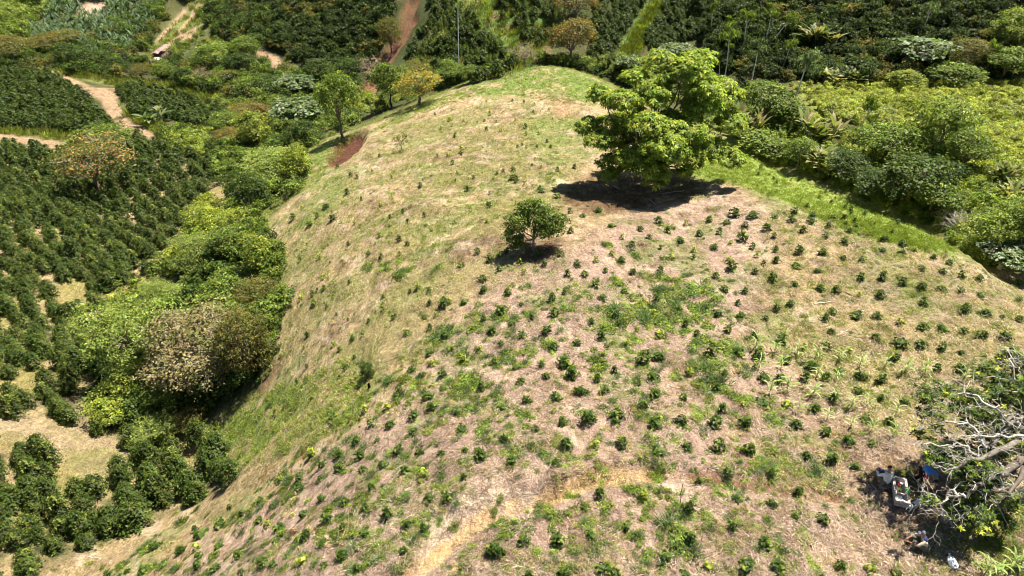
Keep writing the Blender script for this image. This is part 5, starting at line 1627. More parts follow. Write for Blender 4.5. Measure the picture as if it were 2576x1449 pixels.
scatter("dry_grass_litter", ST_YEL, Py, rng.uniform(.8, 1.5, len(Py)), 19, "yellowish dry grass lying over the far hill and right slope", "straw", M_STRAW, tilt=slope(Py))


# ------------------------------------------------------------------ the tree leaning in from the right, half bare
def right_tree():
    rng = np.random.default_rng(601)
    q = lambda zx, zy, h: at_height((3500 + .693 * zx) / 4, (1300 + .693 * zy) / 4, h)
    b = hit(1066, 478)
    gz0 = b[2]
    pale = np.array((.46, .42, .36)); bark = np.array((.17, .15, .12)); dark = np.array((.12, .10, .08))
    t = Geo(); tw = Geo(); cr = Geo()
    fork = q(880, 640, gz0 + 3.0)
    fork2 = q(880, 780, gz0 + 2.4)
    samples = []

    def poly(pts, r0, r1, colr, sides=6, g=None):
        P = np.array(pts, float)
        tt = np.linspace(0, 1, len(P)); fine = np.linspace(0, 1, len(P) * 3)
        Q = np.stack([np.interp(fine, tt, P[:, i]) for i in range(3)], 1)
        Q[1:-1] += rng.normal(0, .05, (len(Q) - 2, 3))
        R = r0 + (r1 - r0) * fine
        tube(g or t, Q, R, colr, sides)
        samples.extend([(p, r) for p, r in zip(Q, R)])

    low = b + np.array((0, 0, -.3))
    poly([low, b + (fork2 - b) * .5 + np.array((.25, 0, .2)), fork2], .36, .27, bark, 9)
    poly([fork2, fork], .25, .21, bark, 8)
    poly([fork, q(720, 730, gz0 + 3.4), q(600, 760, gz0 + 3.5), q(520, 800, gz0 + 3.3), q(400, 850, gz0 + 3.0)], .15, .03, bark)
    poly([fork, q(800, 560, gz0 + 3.6), q(700, 660, gz0 + 3.6), q(640, 710, gz0 + 3.5)], .14, .05, bark)
    poly([fork, q(850, 520, gz0 + 3.8), q(760, 560, gz0 + 4.2), q(690, 480, gz0 + 4.4), q(640, 400, gz0 + 4.4)], .10, .025, bark)
    poly([fork, q(860, 430, gz0 + 4.2), q(810, 350, gz0 + 4.6), q(800, 240, gz0 + 4.8)], .09, .025, bark)
    poly([fork2, q(780, 830, gz0 + 3.0), q(690, 870, gz0 + 3.1), q(580, 940, gz0 + 3.0), q(530, 1000, gz0 + 2.7)], .17, .05, dark)
    poly([fork2, q(850, 890, gz0 + 2.6), q(760, 960, gz0 + 2.7), q(640, 960, gz0 + 2.6)], .11, .035, dark)
    poly([q(850, 890, gz0 + 2.6), q(780, 830, gz0 + 2.5), q(840, 900, gz0 + 2.2), q(700, 1060, gz0 + 2.2), q(640, 1010, gz0 + 2.2)], .06, .02, dark)
    poly([q(600, 760, gz0 + 3.5), q(480, 680, gz0 + 3.6), q(400, 700, gz0 + 3.5), q(280, 690, gz0 + 3.3), q(160, 670, gz0 + 3.0)], .045, .010, pale)
    poly([q(640, 710, gz0 + 3.5), q(560, 580, gz0 + 4.0), q(450, 560, gz0 + 4.1), q(330, 560, gz0 + 3.9), q(230, 600, gz0 + 3.7)], .045, .010, pale)
    poly([q(690, 480, gz0 + 4.4), q(560, 400, gz0 + 4.4), q(420, 400, gz0 + 4.2), q(300, 400, gz0 + 4.0)], .05, .012, pale)
    poly([q(530, 1000, gz0 + 2.7), q(430, 950, gz0 + 2.5), q(390, 1040, gz0 + 2.1), q(300, 960, gz0 + 1.9), q(250, 960, gz0 + 1.8)], .055, .012, pale)
    poly([q(390, 1040, gz0 + 2.1), q(380, 1090, gz0 + 1.7), q(400, 1130, gz0 + 1.4)], .03, .01, pale)
    poly([q(800, 240, gz0 + 4.8), q(780, 160, gz0 + 4.8), q(700, 120, gz0 + 4.7)], .03, .01, pale)
    poly([q(860, 640, gz0 + 3.4), q(700, 640, gz0 + 3.9), q(560, 650, gz0 + 3.8), q(470, 655, gz0 + 3.6)], .05, .012, pale)
    nodes = np.array([p for p, r in samples]); nr = np.array([r for p, r in samples])
    CL = [(310,400,70),(260,620,60),(400,370,55),(640,250,70),(780,160,50),(840,280,60),(600,300,42),(660,350,50),(560,400,50),(430,470,60),(330,510,60),(640,560,80),(700,520,60),
          (600,640,75),(460,690,42),(400,750,60),(330,760,45),(500,840,75),(620,830,75),(700,770,60),(680,880,60),(560,900,70),(330,1010,30),
          (560,1070,100),(530,1095,80),(600,1110,65),(610,980,50),(740,1120,80),(800,1060,65),(820,1010,55),(760,1170,50),(840,660,50),(800,700,60),(730,400,55),(800,440,55),
          (850,380,60),(700,300,55),(520,560,50),(760,620,60),(470,480,50),(380,600,45),(820,200,55),(900,250,80),(880,330,80),(560,480,60),(480,420,55),(380,480,55),(620,440,60),(690,430,60),(760,330,60),(700,560,60),(560,720,60),(470,760,55),(780,700,60),(840,600,70),(860,480,70),(350,700,50),(640,1000,45),(270,500,45),(720,200,40),(510,1010,50),(860,560,60)]
    for (zx, zy, r) in CL:
        if zy > 1040 and zx > 580: r *= .7
        c0 = q(zx, zy, gz0 + rng.uniform(2.2, 3.2) + (1.3 if zy < 560 else 0) - (.5 if zy > 950 else 0) - (1.0 if zy > 1040 and zx > 580 else 0))
        rm = r * .693 / 4 / 27.0
        i = int(np.argmin(np.linalg.norm(nodes - c0, axis=1) + nr * 0))
        p, rr = limb(rng, nodes[i], c0, min(nr[i] * .6, .035), .012, .2, 6)
        tube(tw, p, rr, pale, 4)
        m = max(10, int((44 if not (zx < 490 and 440 < zy < 730) else 17) * (r / 60) ** 1.6))
        e = c0 + rng.normal(0, .48, (m, 3)) * rm * np.array((1.2, 1.2, .7))
        for k in range(m):
            p2, r2 = limb(rng, c0, e[k], .010, .005, .2, 3)
            tube(tw, p2, r2, pale, 3)
        tint = pal(rng, [(.065, .105, .014), (.11, .155, .018), (.04, .07, .012), (.36, .38, .04)], (4, 3, 4, .8), m)
        for j in range(8):
            a = j * 6.2832 / 8 + rng.uniform(-.4, .4, m)
            dr = unit(np.stack([np.cos(a), np.sin(a), rng.uniform(-.35, .7, m)], 1))
            L = rng.uniform(.11, .18, m)
            leaves(cr, e + dr * L[:, None] * .5, dr, np.tile((0, 0, 1.0), (m, 1)) + rng.normal(0, .35, (m, 3)), L, L * .40, tint * np.exp(rng.normal(0, .15, (m, 1))))
    for k in range(230):
        i = rng.integers(len(nodes))
        if nr[i] > .16: continue
        d = unit(rng.normal(0, 1, 3) * np.array((1, 1, .55)) + np.array((-.35, 0, .15)))
        L = rng.uniform(.4, 1.15)
        p, rr = limb(rng, nodes[i], nodes[i] + d * L, min(.02, nr[i] * .6), .005, .25, 6)
        tube(tw, p, rr, pale * rng.uniform(.8, 1.2), 4)
        for s in range(3):
            k2 = rng.integers(2, 6)
            d2 = unit(d + rng.normal(0, .7, 3))
            p2, r2 = limb(rng, p[k2], p[k2] + d2 * L * rng.uniform(.25, .5), .009, .004, .25, 4)
            tube(tw, p2, r2, pale * rng.uniform(.8, 1.2), 3)
    root = link("leaning_tree", None); root.location = b
    tag(root, "half bare leaning tree with pale twisted twigs over the concrete trough", "tree")
    for nm, g, m in (("trunk", t, M_BARK), ("twigs", tw, M_BARK), ("crown", cr, M_LEAF)):
        V, F, C = g.arrays()
        link(nm, raw_mesh("leaning_tree_" + nm, V - b, F, C, m, nm != "crown"), root)


right_tree()


# ------------------------------------------------------------------ small modelling helpers
def bm_obj(name, bm, mat, parent=None, smooth_shade=False, bevel=0.0):
    if bevel:
        bmesh.ops.bevel(bm, geom=list(bm.edges), offset=bevel, segments=2, affect='EDGES', profile=.6)
    me = bpy.data.meshes.new(name); bm.to_mesh(me); bm.free()
    if smooth_shade:
        me.polygons.foreach_set("use_smooth", np.ones(len(me.polygons), bool))
    me.materials.append(mat)
    return link(name, me, parent)


def box(bm, c, s, rot=None):
    r = bmesh.ops.create_cube(bm, size=1.0)
    bmesh.ops.scale(bm, vec=s, verts=r["verts"])
    if rot is not None:
        bmesh.ops.rotate(bm, cent=(0, 0, 0), matrix=Matrix.Rotation(rot, 3, 'Z'), verts=r["verts"])
    bmesh.ops.translate(bm, vec=c, verts=r["verts"])
    return r["verts"]


def lathe(bm, prof, n=28):
    rings = []
    for (r, z) in prof:
        rings.append([bm.verts.new((r * math.cos(2 * math.pi * k / n), r * math.sin(2 * math.pi * k / n), z)) for k in range(n)])
    for a, b in zip(rings[:-1], rings[1:]):
        for k in range(n):
            bm.faces.new((a[k], a[(k + 1) % n], b[(k + 1) % n], b[k]))
    bm.faces.new(rings[-1]); bm.faces.new(rings[0][::-1])


def thing(name, label, cat, loc, rz=0.0, group=None):
    o = link(name, None); o.location = loc; o.rotation_euler = (0, 0, rz)
    return tag(o, label, cat, group)


M_CONC = flat_mat("concrete", (.40, .37, .33), .85, .2, 9, .7, 1.25, .4)
M_WHITE = flat_mat("white_plastic", (.82, .82, .80), .5, .4, 12, .9, 1.05, .15)
M_STONE = flat_mat("grey_block", (.22, .19, .16), .9, .2, 14, .6, 1.3, .5)
M_GREENP = flat_mat("green_cloth", (.16, .62, .06), .7, .2, 20, .8, 1.15, .3)
M_RED = flat_mat("red_wrap", (.55, .05, .04), .5, .3, 26, .6, 1.4, .3)
M_DARKWATER = flat_mat("dark_leaf_heap", (.05, .05, .02), .8, .2, 30, .4, 1.8, .8)
M_TIN = flat_mat("dull_tin", (.50, .45, .38), .55, .5, 10, .8, 1.15, .15)
M_SKIN = flat_mat("skin", (.32, .17, .10), .55, .35, 20, .9, 1.08, .05)
M_HAIR = flat_mat("black_hair", (.012, .010, .009), .5, .4, 60, .7, 1.3, .4)
M_SHIRT_W = flat_mat("white_shirt", (.72, .68, .64), .85, .15, 16, .86, 1.08, .3)
M_SHIRT_B = flat_mat("blue_shirt", (.10, .27, .62), .85, .15, 16, .8, 1.15, .3)
M_SHIRT_R = flat_mat("red_cloth", (.50, .05, .08), .85, .15, 16, .8, 1.15, .3)
M_BEIGE = flat_mat("beige_shirt", (.52, .45, .34), .85, .15, 16, .85, 1.1, .3)
M_NAVY = flat_mat("navy_cloth", (.03, .04, .09), .85, .15, 16, .8, 1.2, .3)
M_GREYT = flat_mat("grey_trousers", (.13, .12, .09), .9, .12, 16, .75, 1.2, .4)
M_DARKT = flat_mat("dark_trousers", (.022, .021, .022), .9, .12, 16, .7, 1.3, .4)
M_GREYBLUE = flat_mat("greyblue_cap", (.20, .22, .27), .85, .15, 22, .85, 1.1, .2)
M_SHOE = flat_mat("dark_boot", (.03, .025, .02), .6, .3, 22, .8, 1.2, .2)
M_BLUEP = flat_mat("blue_plastic", (.03, .10, .50), .4, .5, 22, .9, 1.08, .1)
M_EYE = flat_mat("eye", (.02, .015, .01), .2, .5)
M_DOGW = flat_mat("white_fur", (.74, .70, .64), .9, .15, 40, .85, 1.08, .5)
M_DOGB = flat_mat("black_fur", (.02, .018, .016), .85, .2, 40, .8, 1.2, .5)

# ------------------------------------------------------------------ the concrete trough and what lies in it
rimc = at_height(3605.5 / 4, 1956 / 4, 0)
g0 = hit(3590 / 4, 1985 / 4)
RIM = g0[2] + .45
rimc = at_height(3605.5 / 4, 1956 / 4, RIM)
e_top = at_height(3597.5 / 4, 1904.5 / 4, RIM); e_bot = at_height(3613.5 / 4, 2007 / 4, RIM)
ax = (e_top - e_bot)[:2]; tl = float(np.linalg.norm(ax)); tang = math.atan2(-ax[0], ax[1])
w_l = at_height(3579 / 4, 1957 / 4, RIM); w_r = at_height(3632 / 4, 1954 / 4, RIM)
twd = abs(float(w_r[0] - w_l[0]))
tb = thing("concrete_trough", "old grey concrete trough standing on the bare ground under the tree", "trough", (rimc[0], rimc[1], ground(rimc[0], rimc[1])), tang)
th = RIM - ground(rimc[0], rimc[1]); wt = .095
bm = bmesh.new()
zz0 = .10


def ring(bm, hx, hy, z):
    return [bm.verts.new((sx * hx, sy * hy, z)) for sx, sy in ((-1, -1), (1, -1), (1, 1), (-1, 1))]


r1 = ring(bm, twd / 2 - .05, tl / 2 - .05, zz0); r2 = ring(bm, twd / 2 - .02, tl / 2 - .02, th - .09); r2b = ring(bm, twd / 2, tl / 2, th - .085); r3 = ring(bm, twd / 2, tl / 2, th)
r4 = ring(bm, twd / 2 - wt, tl / 2 - wt, th); r5 = ring(bm, twd / 2 - wt - .03, tl / 2 - wt - .03, zz0 + .06)
for a, b in ((r1, r2), (r2, r2b), (r2b, r3), (r3, r4), (r4, r5)):
    for k in range(4):
        bm.faces.new((a[k], a[(k + 1) % 4], b[(k + 1) % 4], b[k]))
bm.faces.new(r5); bm.faces.new(r1[::-1])
bm_obj("basin", bm, M_CONC, tb, bevel=.012)
bm = bmesh.new(); box(bm, (.05, -tl * .10, (zz0 + .06 + th) / 2 - .05), (twd - 2 * wt - .075, .045, max(.08, th - zz0 - .16))); bm_obj("divider", bm, M_CONC, tb)
for sy in (-1, 1):
    bm = bmesh.new(); box(bm, (0, sy * tl * .33, .045), (twd * .72, .2, .10)); bm_obj("support_block", bm, M_STONE, tb, bevel=.015)


def in_trough(x, y, z):
    ca, sa = math.cos(tang), math.sin(tang)
    return (rimc[0] + x * ca - y * sa, rimc[1] + x * sa + y * ca, tb.location.z + z)


def lump(name, mat, loc, s, seed, rz=0, parent=None, n=3, amp=.22):
    bm = bmesh.new(); bmesh.ops.create_icosphere(bm, subdivisions=n, radius=1.0)
    r = np.random.default_rng(seed); off = r.uniform(0, 50, 3)
    for v in bm.verts:
        c = np.array(v.co)
        f = 1 + amp * (2 * float(fbm(np.array([c[0] * 1.6 + off[0] + c[2]]), np.array([c[1] * 1.6 + off[1] - c[2] * .7]), 1.0, seed, 3)[0]) - 1)
        v.co = Vector(c * f * np.array(s))
    o = bm_obj(name, bm, mat, parent, True)
    o.location = loc; o.rotation_euler = (0, 0, rz)
    return o


tag(lump("leaf_heap", M_DARKWATER, in_trough(-.02, tl * .12, zz0 + .10), (twd * .27, tl * .18, .10), 3), "dark heap of wet leaves in the concrete trough", "leaf heap")
pk = thing("wrapped_packets", "red and white wrapped packets at the far end of the trough", "packets", in_trough(0, tl * .30, zz0 + .15))
r_ = np.random.default_rng(4)
for k in range(9):
    lump("red_wrap" if k % 2 else "white_wrap", M_RED if k % 2 else M_WHITE, (r_.uniform(-.11, .11), r_.uniform(-.10, .09), r_.uniform(0, .07)), (.055, .045, .035), 20 + k, r_.uniform(0, 3), pk, 2)
wb = thing("white_tub", "white plastic tub in the near end of the trough", "tub", in_trough(-.085, -tl * .30, zz0 + .065), tang)
bm = bmesh.new(); lathe(bm, [(.10, 0), (.115, .16), (.122, .162), (.122, .185), (.105, .185), (.10, .14)], 20); bm_obj("tub_body", bm, M_WHITE, wb, True)
bm = bmesh.new(); lathe(bm, [(.09, .15), (.085, .155), (.01, .16)], 20); bm_obj("tub_filling", bm, M_WHITE, wb, True)
gc = lump("green_cloth", M_GREENP, in_trough(twd / 2 - .035, -tl * .02, th + .012), (.085, .13, .045), 31, .2, amp=.5)
tag(gc, "bright green cloth hung over the right rim of the trough", "cloth")
tag(lump("white_rag", M_WHITE, in_trough(-.02, -tl / 2 + .03, th + .02), (.07, .05, .03), 33, .4, amp=.4), "small white rag on the near rim of the trough", "rag")

bk = hit(3772 / 4, 2088 / 4)
bo = thing("tin_bucket", "round tin bucket with pale lid under the low bare twigs", "bucket", bk)
bm = bmesh.new(); lathe(bm, [(.145, -.03), (.16, .40), (.170, .405), (.170, .42), (.155, .42)], 28); bm_obj("bucket_body", bm, M_TIN, bo, True)
bm = bmesh.new(); lathe(bm, [(.166, .423), (.168, .438), (.15, .447), (.01, .45)], 28); bm_obj("lid", bm, flat_mat("lid", (.62, .54, .44), .6, .4, 9, .85, 1.1, .1), bo, True)
bm = bmesh.new(); lathe(bm, [(.15, -.03), (.17, .0), (.17, .30), (.15, .33)], 20)
o = bm_obj("plastic_can", bm, flat_mat("dark_can", (.03, .03, .035), .5, .4), None, True); o.location = hit(3800 / 4, 2068 / 4); o.rotation_euler = (1.2, .3, .8); o.location.z += .12
tag(o, "dark plastic can tipped over behind the tin bucket", "can")

sp = hit(3806 / 4, 2254 / 4)
sack = thing("white_sack", "bright white sack lying on the grass in front of the tree", "sack", sp, -.12)
bm = bmesh.new(); bmesh.ops.create_icosphere(bm, subdivisions=4, radius=1.0)
for v in bm.verts:
    c = np.array(v.co)
    tz = c[1]
    wdt = (1 - .35 * max(0, tz) ** 2) * (1 - .55 * max(0, tz - .55) / .45)
    n_ = float(fbm(np.array([c[0] * 3 + 5]), np.array([c[1] * 3 + c[2]]), 1.0, 77, 3)[0]) - .5
    v.co = Vector((np.sign(c[0]) * abs(c[0]) ** .75 * .165 * wdt + n_ * .03, np.sign(tz) * abs(tz) ** .8 * .28, max(-.02, .10 + .10 * c[2] * wdt + n_ * .06)))
bm_obj("sack_body", bm, M_WHITE, sack, True)
bm = bmesh.new(); lathe(bm, [(.035, 0), (.02, .03), (.045, .08), (.03, .10)], 10); o = bm_obj("tied_neck", bm, M_WHITE, sack, True); o.location = (.01, .255, .09); o.rotation_euler = (-1.3, 0, 0)


# ------------------------------------------------------------------ people and the dog
def skin(name, V, E, R, mat, parent, sub=2, root=0, keep=None):
    me = bpy.data.meshes.new(name + "_cage")
    me.from_pydata([tuple(v) for v in V], E, [])
    ob = bpy.data.objects.new(name + "_cage", me); COL.objects.link(ob)
    ob.modifiers.new("skin", 'SKIN')
    for i, r in enumerate(R):
        sv = me.skin_vertices[0].data[i]
        sv.radius = (r, r) if np.isscalar(r) else r
        sv.use_root = (i == root)
    sb = ob.modifiers.new("sub", 'SUBSURF'); sb.levels = sub; sb.render_levels = sub
    dg = bpy.context.evaluated_depsgraph_get()
    out = bpy.data.meshes.new_from_object(ob.evaluated_get(dg))
    out.name = name
    bpy.data.objects.remove(ob); bpy.data.meshes.remove(me)
    out.polygons.foreach_set("use_smooth", np.ones(len(out.polygons), bool))
    out.materials.clear(); out.materials.append(mat)
    return link(name, out, parent)


def chain(V, E, R, pts, rad, start=None):
    i0 = start
    for p, r in zip(pts, rad):
        V.append(tuple(p)); R.append(r)
        if i0 is not None:
            E.append((i0, len(V) - 1))
        i0 = len(V) - 1
    return i0


def hand(V, E, R, wrist, d, up, i, side=1):
    """palm and five bent fingers from the wrist vertex i, pointing along d, back of the hand towards up"""
    d = unit(d); up = unit(up - d * np.dot(up, d)); s = np.cross(d, up) * side
    palm = wrist + d * .055
    ip = chain(V, E, R, [palm], [(.032, .017)], i)
    for k, (off, L) in enumerate(((-.030, .066), (-.011, .078), (.010, .072), (.028, .056))):
        b = palm + d * .030 + s * off
        chain(V, E, R, [b, b + d * L * .5 - up * .010, b + d * L * .8 - up * .034], [.0095, .0085, .007], ip)
    tbs = palm - d * .015 - s * .030
    chain(V, E, R, [tbs, tbs - s * .022 + d * .030 - up * .012], [.011, .008], ip)


def person(loc, rz, pose, shirt, trousers, label, sleeve_r=.052, shirt_extra=None, cap=None):
    P = {k: np.array(v, float) for k, v in pose.items()}
    root = thing("person", label, "person", loc, rz)
    # one continuous body: pelvis, spine, neck, head, arms with hands, legs
    V, E, R = [], [], []
    V.append(tuple(P["hip"])); R.append((.125, .10))
    i_sp = chain(V, E, R, [P["hip"] + (P["chest"] - P["hip"]) * .5, P["chest"]], [(.115, .095), (.135, .10)], 0)
    i_nk = chain(V, E, R, [P["neck"], P["neck"] + (P["head"] - P["neck"]) * .45], [.058, .052], i_sp)
    fwd = unit(P["face"])
    chain(V, E, R, [P["head"] - fwd * .005, P["head"] + unit(P["head"] - P["neck"]) * .085], [(.082, .092), (.066, .074)], i_nk)
    for s in ("l", "r"):
        ii = chain(V, E, R, [P["sh" + s], P["el" + s], P["wr" + s]], [.058, .042, .029], i_sp)
        hand(V, E, R, P["wr" + s], P["wr" + s] - P["el" + s], np.array((0, 0, 1.0)) + .2 * fwd, ii, 1 if s == "l" else -1)
        kn, an, toe = P["kn" + s], P["an" + s], P["to" + s]
        th_ = P["hip"] + (kn - P["hip"]) * .18 + (P["sh" + s] - P["chest"]) * .45
        chain(V, E, R, [th_, kn, kn + (an - kn) * .35, an, toe], [.085, .058, .054, .038, .032], 0)
    skin("body", V, E, R, M_SKIN, root)
    # shirt: torso and sleeves
    V, E, R = [], [], []
    V.append(tuple(P["hip"] + (P["chest"] - P["hip"]) * .02)); R.append((.155, .135))
    i1 = chain(V, E, R, [P["hip"] + (P["chest"] - P["hip"]) * .5, P["chest"], P["neck"] - (P["neck"] - P["chest"]) * .25], [(.152, .125), (.165, .125), (.085, .075)], 0) - 1
    for s in ("l", "r"):
        f = P["elend" + s] if ("elend" + s) in P else P["el" + s]
        pts_ = [P["sh" + s], P["sh" + s] + (f - P["sh" + s]) * .55, f]
        rd = [.076, .064, .056]
        if pose.get("long"):
            pts_.append(P["el" + s] + (P["wr" + s] - P["el" + s]) * .8); rd.append(.045)
        chain(V, E, R, pts_, rd, i1)
    skin("shirt", V, E, R, shirt, root)
    V, E, R = [], [], []
    V.append(tuple(P["hip"] - (P["chest"] - P["hip"]) * .05)); R.append((.150, .128))
    for s in ("l", "r"):
        kn, an = P["kn" + s], P["an" + s]
        th_ = P["hip"] + (kn - P["hip"]) * .20 + (P["sh" + s] - P["chest"]) * .45
        chain(V, E, R, [th_, P["hip"] + (kn - P["hip"]) * .6 + (P["sh" + s] - P["chest"]) * .25, kn, kn + (an - kn) * .5, an + (kn - an) * .08], [.108, .092, .078, .070, .058], 0)
    skin("trousers", V, E, R, trousers, root)
    for s in ("l", "r"):
        V, E, R = [], [], []
        an, toe = P["an" + s], P["to" + s]
        chain(V, E, R, [an + np.array((0, 0, .05)), an - np.array((0, 0, .02)), an + (toe - an) * .6, toe + unit(toe - an) * .02], [.050, .050, .046, .038])
        skin("shoe", V, E, R, M_SHOE, root, 2)
    # head: nose, ears, eyes, mouth are on the face; hair is a cap of its own
    H = P["head"]; upv = unit(P["head"] - P["neck"]); sd = unit(np.cross(fwd, upv)); fw2 = unit(np.cross(upv, sd))
    V, E, R = [], [], []
    chain(V, E, R, [H + fw2 * .078 + upv * .035, H + fw2 * .100 + upv * .005], [.010, .014]); skin("nose", V, E, R, M_SKIN, root, 1)
    for q_ in (-1, 1):
        V, E, R = [], [], []; chain(V, E, R, [H + sd * q_ * .086 + upv * .030, H + sd * q_ * .090 - upv * .012], [.016, .013]); skin("ear", V, E, R, M_SKIN, root, 1)
        V, E, R = [], [], []; chain(V, E, R, [H + sd * q_ * .026 + fw2 * .086 + upv * .036, H + sd * q_ * .036 + fw2 * .083 + upv * .036], [.008, .008]); skin("eye", V, E, R, M_EYE, root, 1)
    V, E, R = [], [], []; chain(V, E, R, [H + fw2 * .086 - upv * .034 - sd * .02, H + fw2 * .086 - upv * .034 + sd * .02], [.006, .006]); skin("mouth", V, E, R, M_SHIRT_R, root, 1)
    V, E, R = [], [], []
    chain(V, E, R, [H - fw2 * .045 - upv * .01, H - fw2 * .030 + upv * .060, H + fw2 * .020 + upv * .098], [(.088, .075), (.094, .088), (.070, .070)])
    skin("hair" if cap is None else "cap", V, E, R, M_HAIR if cap is None else cap, root)
    if cap is not None:
        V, E, R = [], [], []
        chain(V, E, R, [H + fw2 * .06 + upv * .075, H + fw2 * .15 + upv * .060], [(.085, .012), (.070, .010)]); skin("cap_brim", V, E, R, cap, root)
    if shirt_extra:
        shirt_extra(root, P)
    return root


# local frame: the person faces +Y, +X is their right-hand side
sitting = dict(hip=(0, 0, .30), chest=(.03, .10, .66), neck=(.045, .15, .83), head=(.07, .22, .96), face=(.1, .9, -.45),
               shl=(-.17, .11, .74), ell=(-.27, .27, .55), wrl=(-.14, .47, .60), shr=(.22, .12, .73), elr=(.30, .32, .56), wrr=(.10, .48, .52),
               knl=(-.22, .44, .46), anl=(-.25, .66, .08), tol=(-.27, .85, .03), knr=(.14, .46, .44), anr=(.10, .62, .08), tor=(.10, .81, .03), long=True)
pa = hit(3536 / 4, 1953 / 4)
person(pa, .22, sitting, M_SHIRT_W, M_GREYT, "person in white shirt sitting with back turned beside the trough")
sto = thing("wooden_stool", "low wooden block under the person in white shirt", "stool", pa, .22)
bm = bmesh.new(); box(bm, (0, 0, .155), (.34, .28, .05)); bm_obj("seat", bm, M_STONE, sto, bevel=.01)
for sx in (-1, 1):
    bm = bmesh.new(); box(bm, (sx * .13, 0, .05), (.05, .24, .158)); bm_obj("leg", bm, M_STONE, sto)
ca, sa = math.cos(.22), math.sin(.22)
bl = thing("blue_bowl", "blue plastic bowl in the lap of the person in white shirt", "bowl", (pa[0] + -.06 * ca - .50 * sa, pa[1] + -.06 * sa + .50 * ca, pa[2] + .50))
bm = bmesh.new(); lathe(bm, [(.05, 0), (.085, .03), (.10, .075), (.092, .075), (.05, .02)], 20); bm_obj("bowl_body", bm, M_BLUEP, bl, True)

bent = dict(hip=(0, -.10, .84), chest=(0, .28, .93), neck=(0, .44, .90), head=(.0, .58, .84), face=(0, .45, -.9),
            shl=(-.18, .33, .90), ell=(-.25, .45, .64), wrl=(-.14, .60, .46), shr=(.18, .33, .90), elr=(.27, .42, .62), wrr=(.17, .60, .44),
            knl=(-.13, .02, .46), anl=(-.15, -.10, .08), tol=(-.17, .10, .03), knr=(.13, .04, .46), anr=(.15, -.12, .08), tor=(.17, .08, .03))


def red_panel(root, P):
    V, E, R = [], [], []
    chain(V, E, R, [P["shr"] + np.array((.005, 0, .015)), P["shr"] + (P["elr"] - P["shr"]) * .55, P["elr"]], [.082, .071, .063]); skin("red_sleeve", V, E, R, M_SHIRT_R, root)
    V, E, R = [], [], []
    chain(V, E, R, [P["shl"] + (P["ell"] - P["shl"]) * .55, P["ell"]], [.071, .063]); skin("red_cuff", V, E, R, M_SHIRT_R, root)


pb = hit(3676 / 4, 1928 / 4)
person(pb, math.pi + .12, bent, M_SHIRT_B, M_DARKT, "person in blue shirt with red sleeve bending forward right of the trough", shirt_extra=red_panel)

crouch = dict(hip=(0, -.05, .22), chest=(.0, .10, .57), neck=(.0, .16, .74), head=(.01, .22, .87), face=(0, .85, -.5),
              shl=(-.19, .12, .64), ell=(-.25, .34, .44), wrl=(-.10, .56, .40), shr=(.19, .12, .64), elr=(.24, .34, .46), wrr=(.08, .55, .44),
              knl=(-.17, .42, .46), anl=(-.16, .36, .08), tol=(-.18, .56, .03), knr=(.17, .42, .46), anr=(.16, .38, .08), tor=(.18, .58, .03))


def navy_yoke(root, P):
    V, E, R = [], [], []
    chain(V, E, R, [P["shl"] + np.array((0, 0, .02)), P["chest"] + np.array((0, .0, .09)), P["shr"] + np.array((0, 0, .02))], [.076, (.10, .125), .076]); skin("navy_yoke", V, E, R, M_NAVY, root)


pc = hit(3686 / 4, 2198 / 4)
person(pc, math.pi / 2 - .25, crouch, M_BEIGE, M_GREYT, "person in beige shirt and grey cap sitting on the ground in the shade", shirt_extra=navy_yoke, cap=M_GREYBLUE)

dp = hit(3645 / 4, 2038 / 4)
dg_ = thing("dog", "white dog with a dark patch standing before the trough", "dog", dp, math.atan2(.26, .54) - math.pi / 2)
V, E, R = [], [], []
V.append((0, -.20, .36)); R.append((.075, .085))
i1 = chain(V, E, R, [(0, -.05, .355), (0, .12, .35), (0, .22, .37)], [(.075, .085), (.088, .108), (.075, .09)], 0)
i2 = chain(V, E, R, [(0, .30, .44), (0, .36, .49), (0, .44, .475), (0, .50, .455)], [.052, .058, .036, .024], i1)
for s in (-1, 1):
    chain(V, E, R, [(s * .055, .20, .26), (s * .058, .19, .15), (s * .058, .205, .03), (s * .058, .235, .018)], [.038, .024, .018, .020], i1)
    chain(V, E, R, [(s * .060, -.22, .27), (s * .065, -.17, .20), (s * .065, -.26, .12), (s * .065, -.245, .03), (s * .065, -.215, .018)], [.058, .038, .020, .017, .020], 0)
chain(V, E, R, [(0, -.29, .38), (0, -.38, .33), (.02, -.46, .26)], [.022, .015, .009], 0)
skin("body", V, E, R, M_DOGW, dg_)
for s in (-1, 1):
    V, E, R = [], [], []; chain(V, E, R, [(s * .040, .345, .535), (s * .062, .335, .50)], [.018, .008]); skin("ear", V, E, R, M_DOGB, dg_, 1)
V, E, R = [], [], []; chain(V, E, R, [(.015, -.16, .385), (.02, -.05, .385)], [(.072, .078), (.066, .072)]); skin("dark_patch", V, E, R, M_DOGB, dg_)
V, E, R = [], [], []; chain(V, E, R, [(0, .515, .462), (0, .525, .458)], [.011, .009]); skin("nose", V, E, R, M_DOGB, dg_, 1)

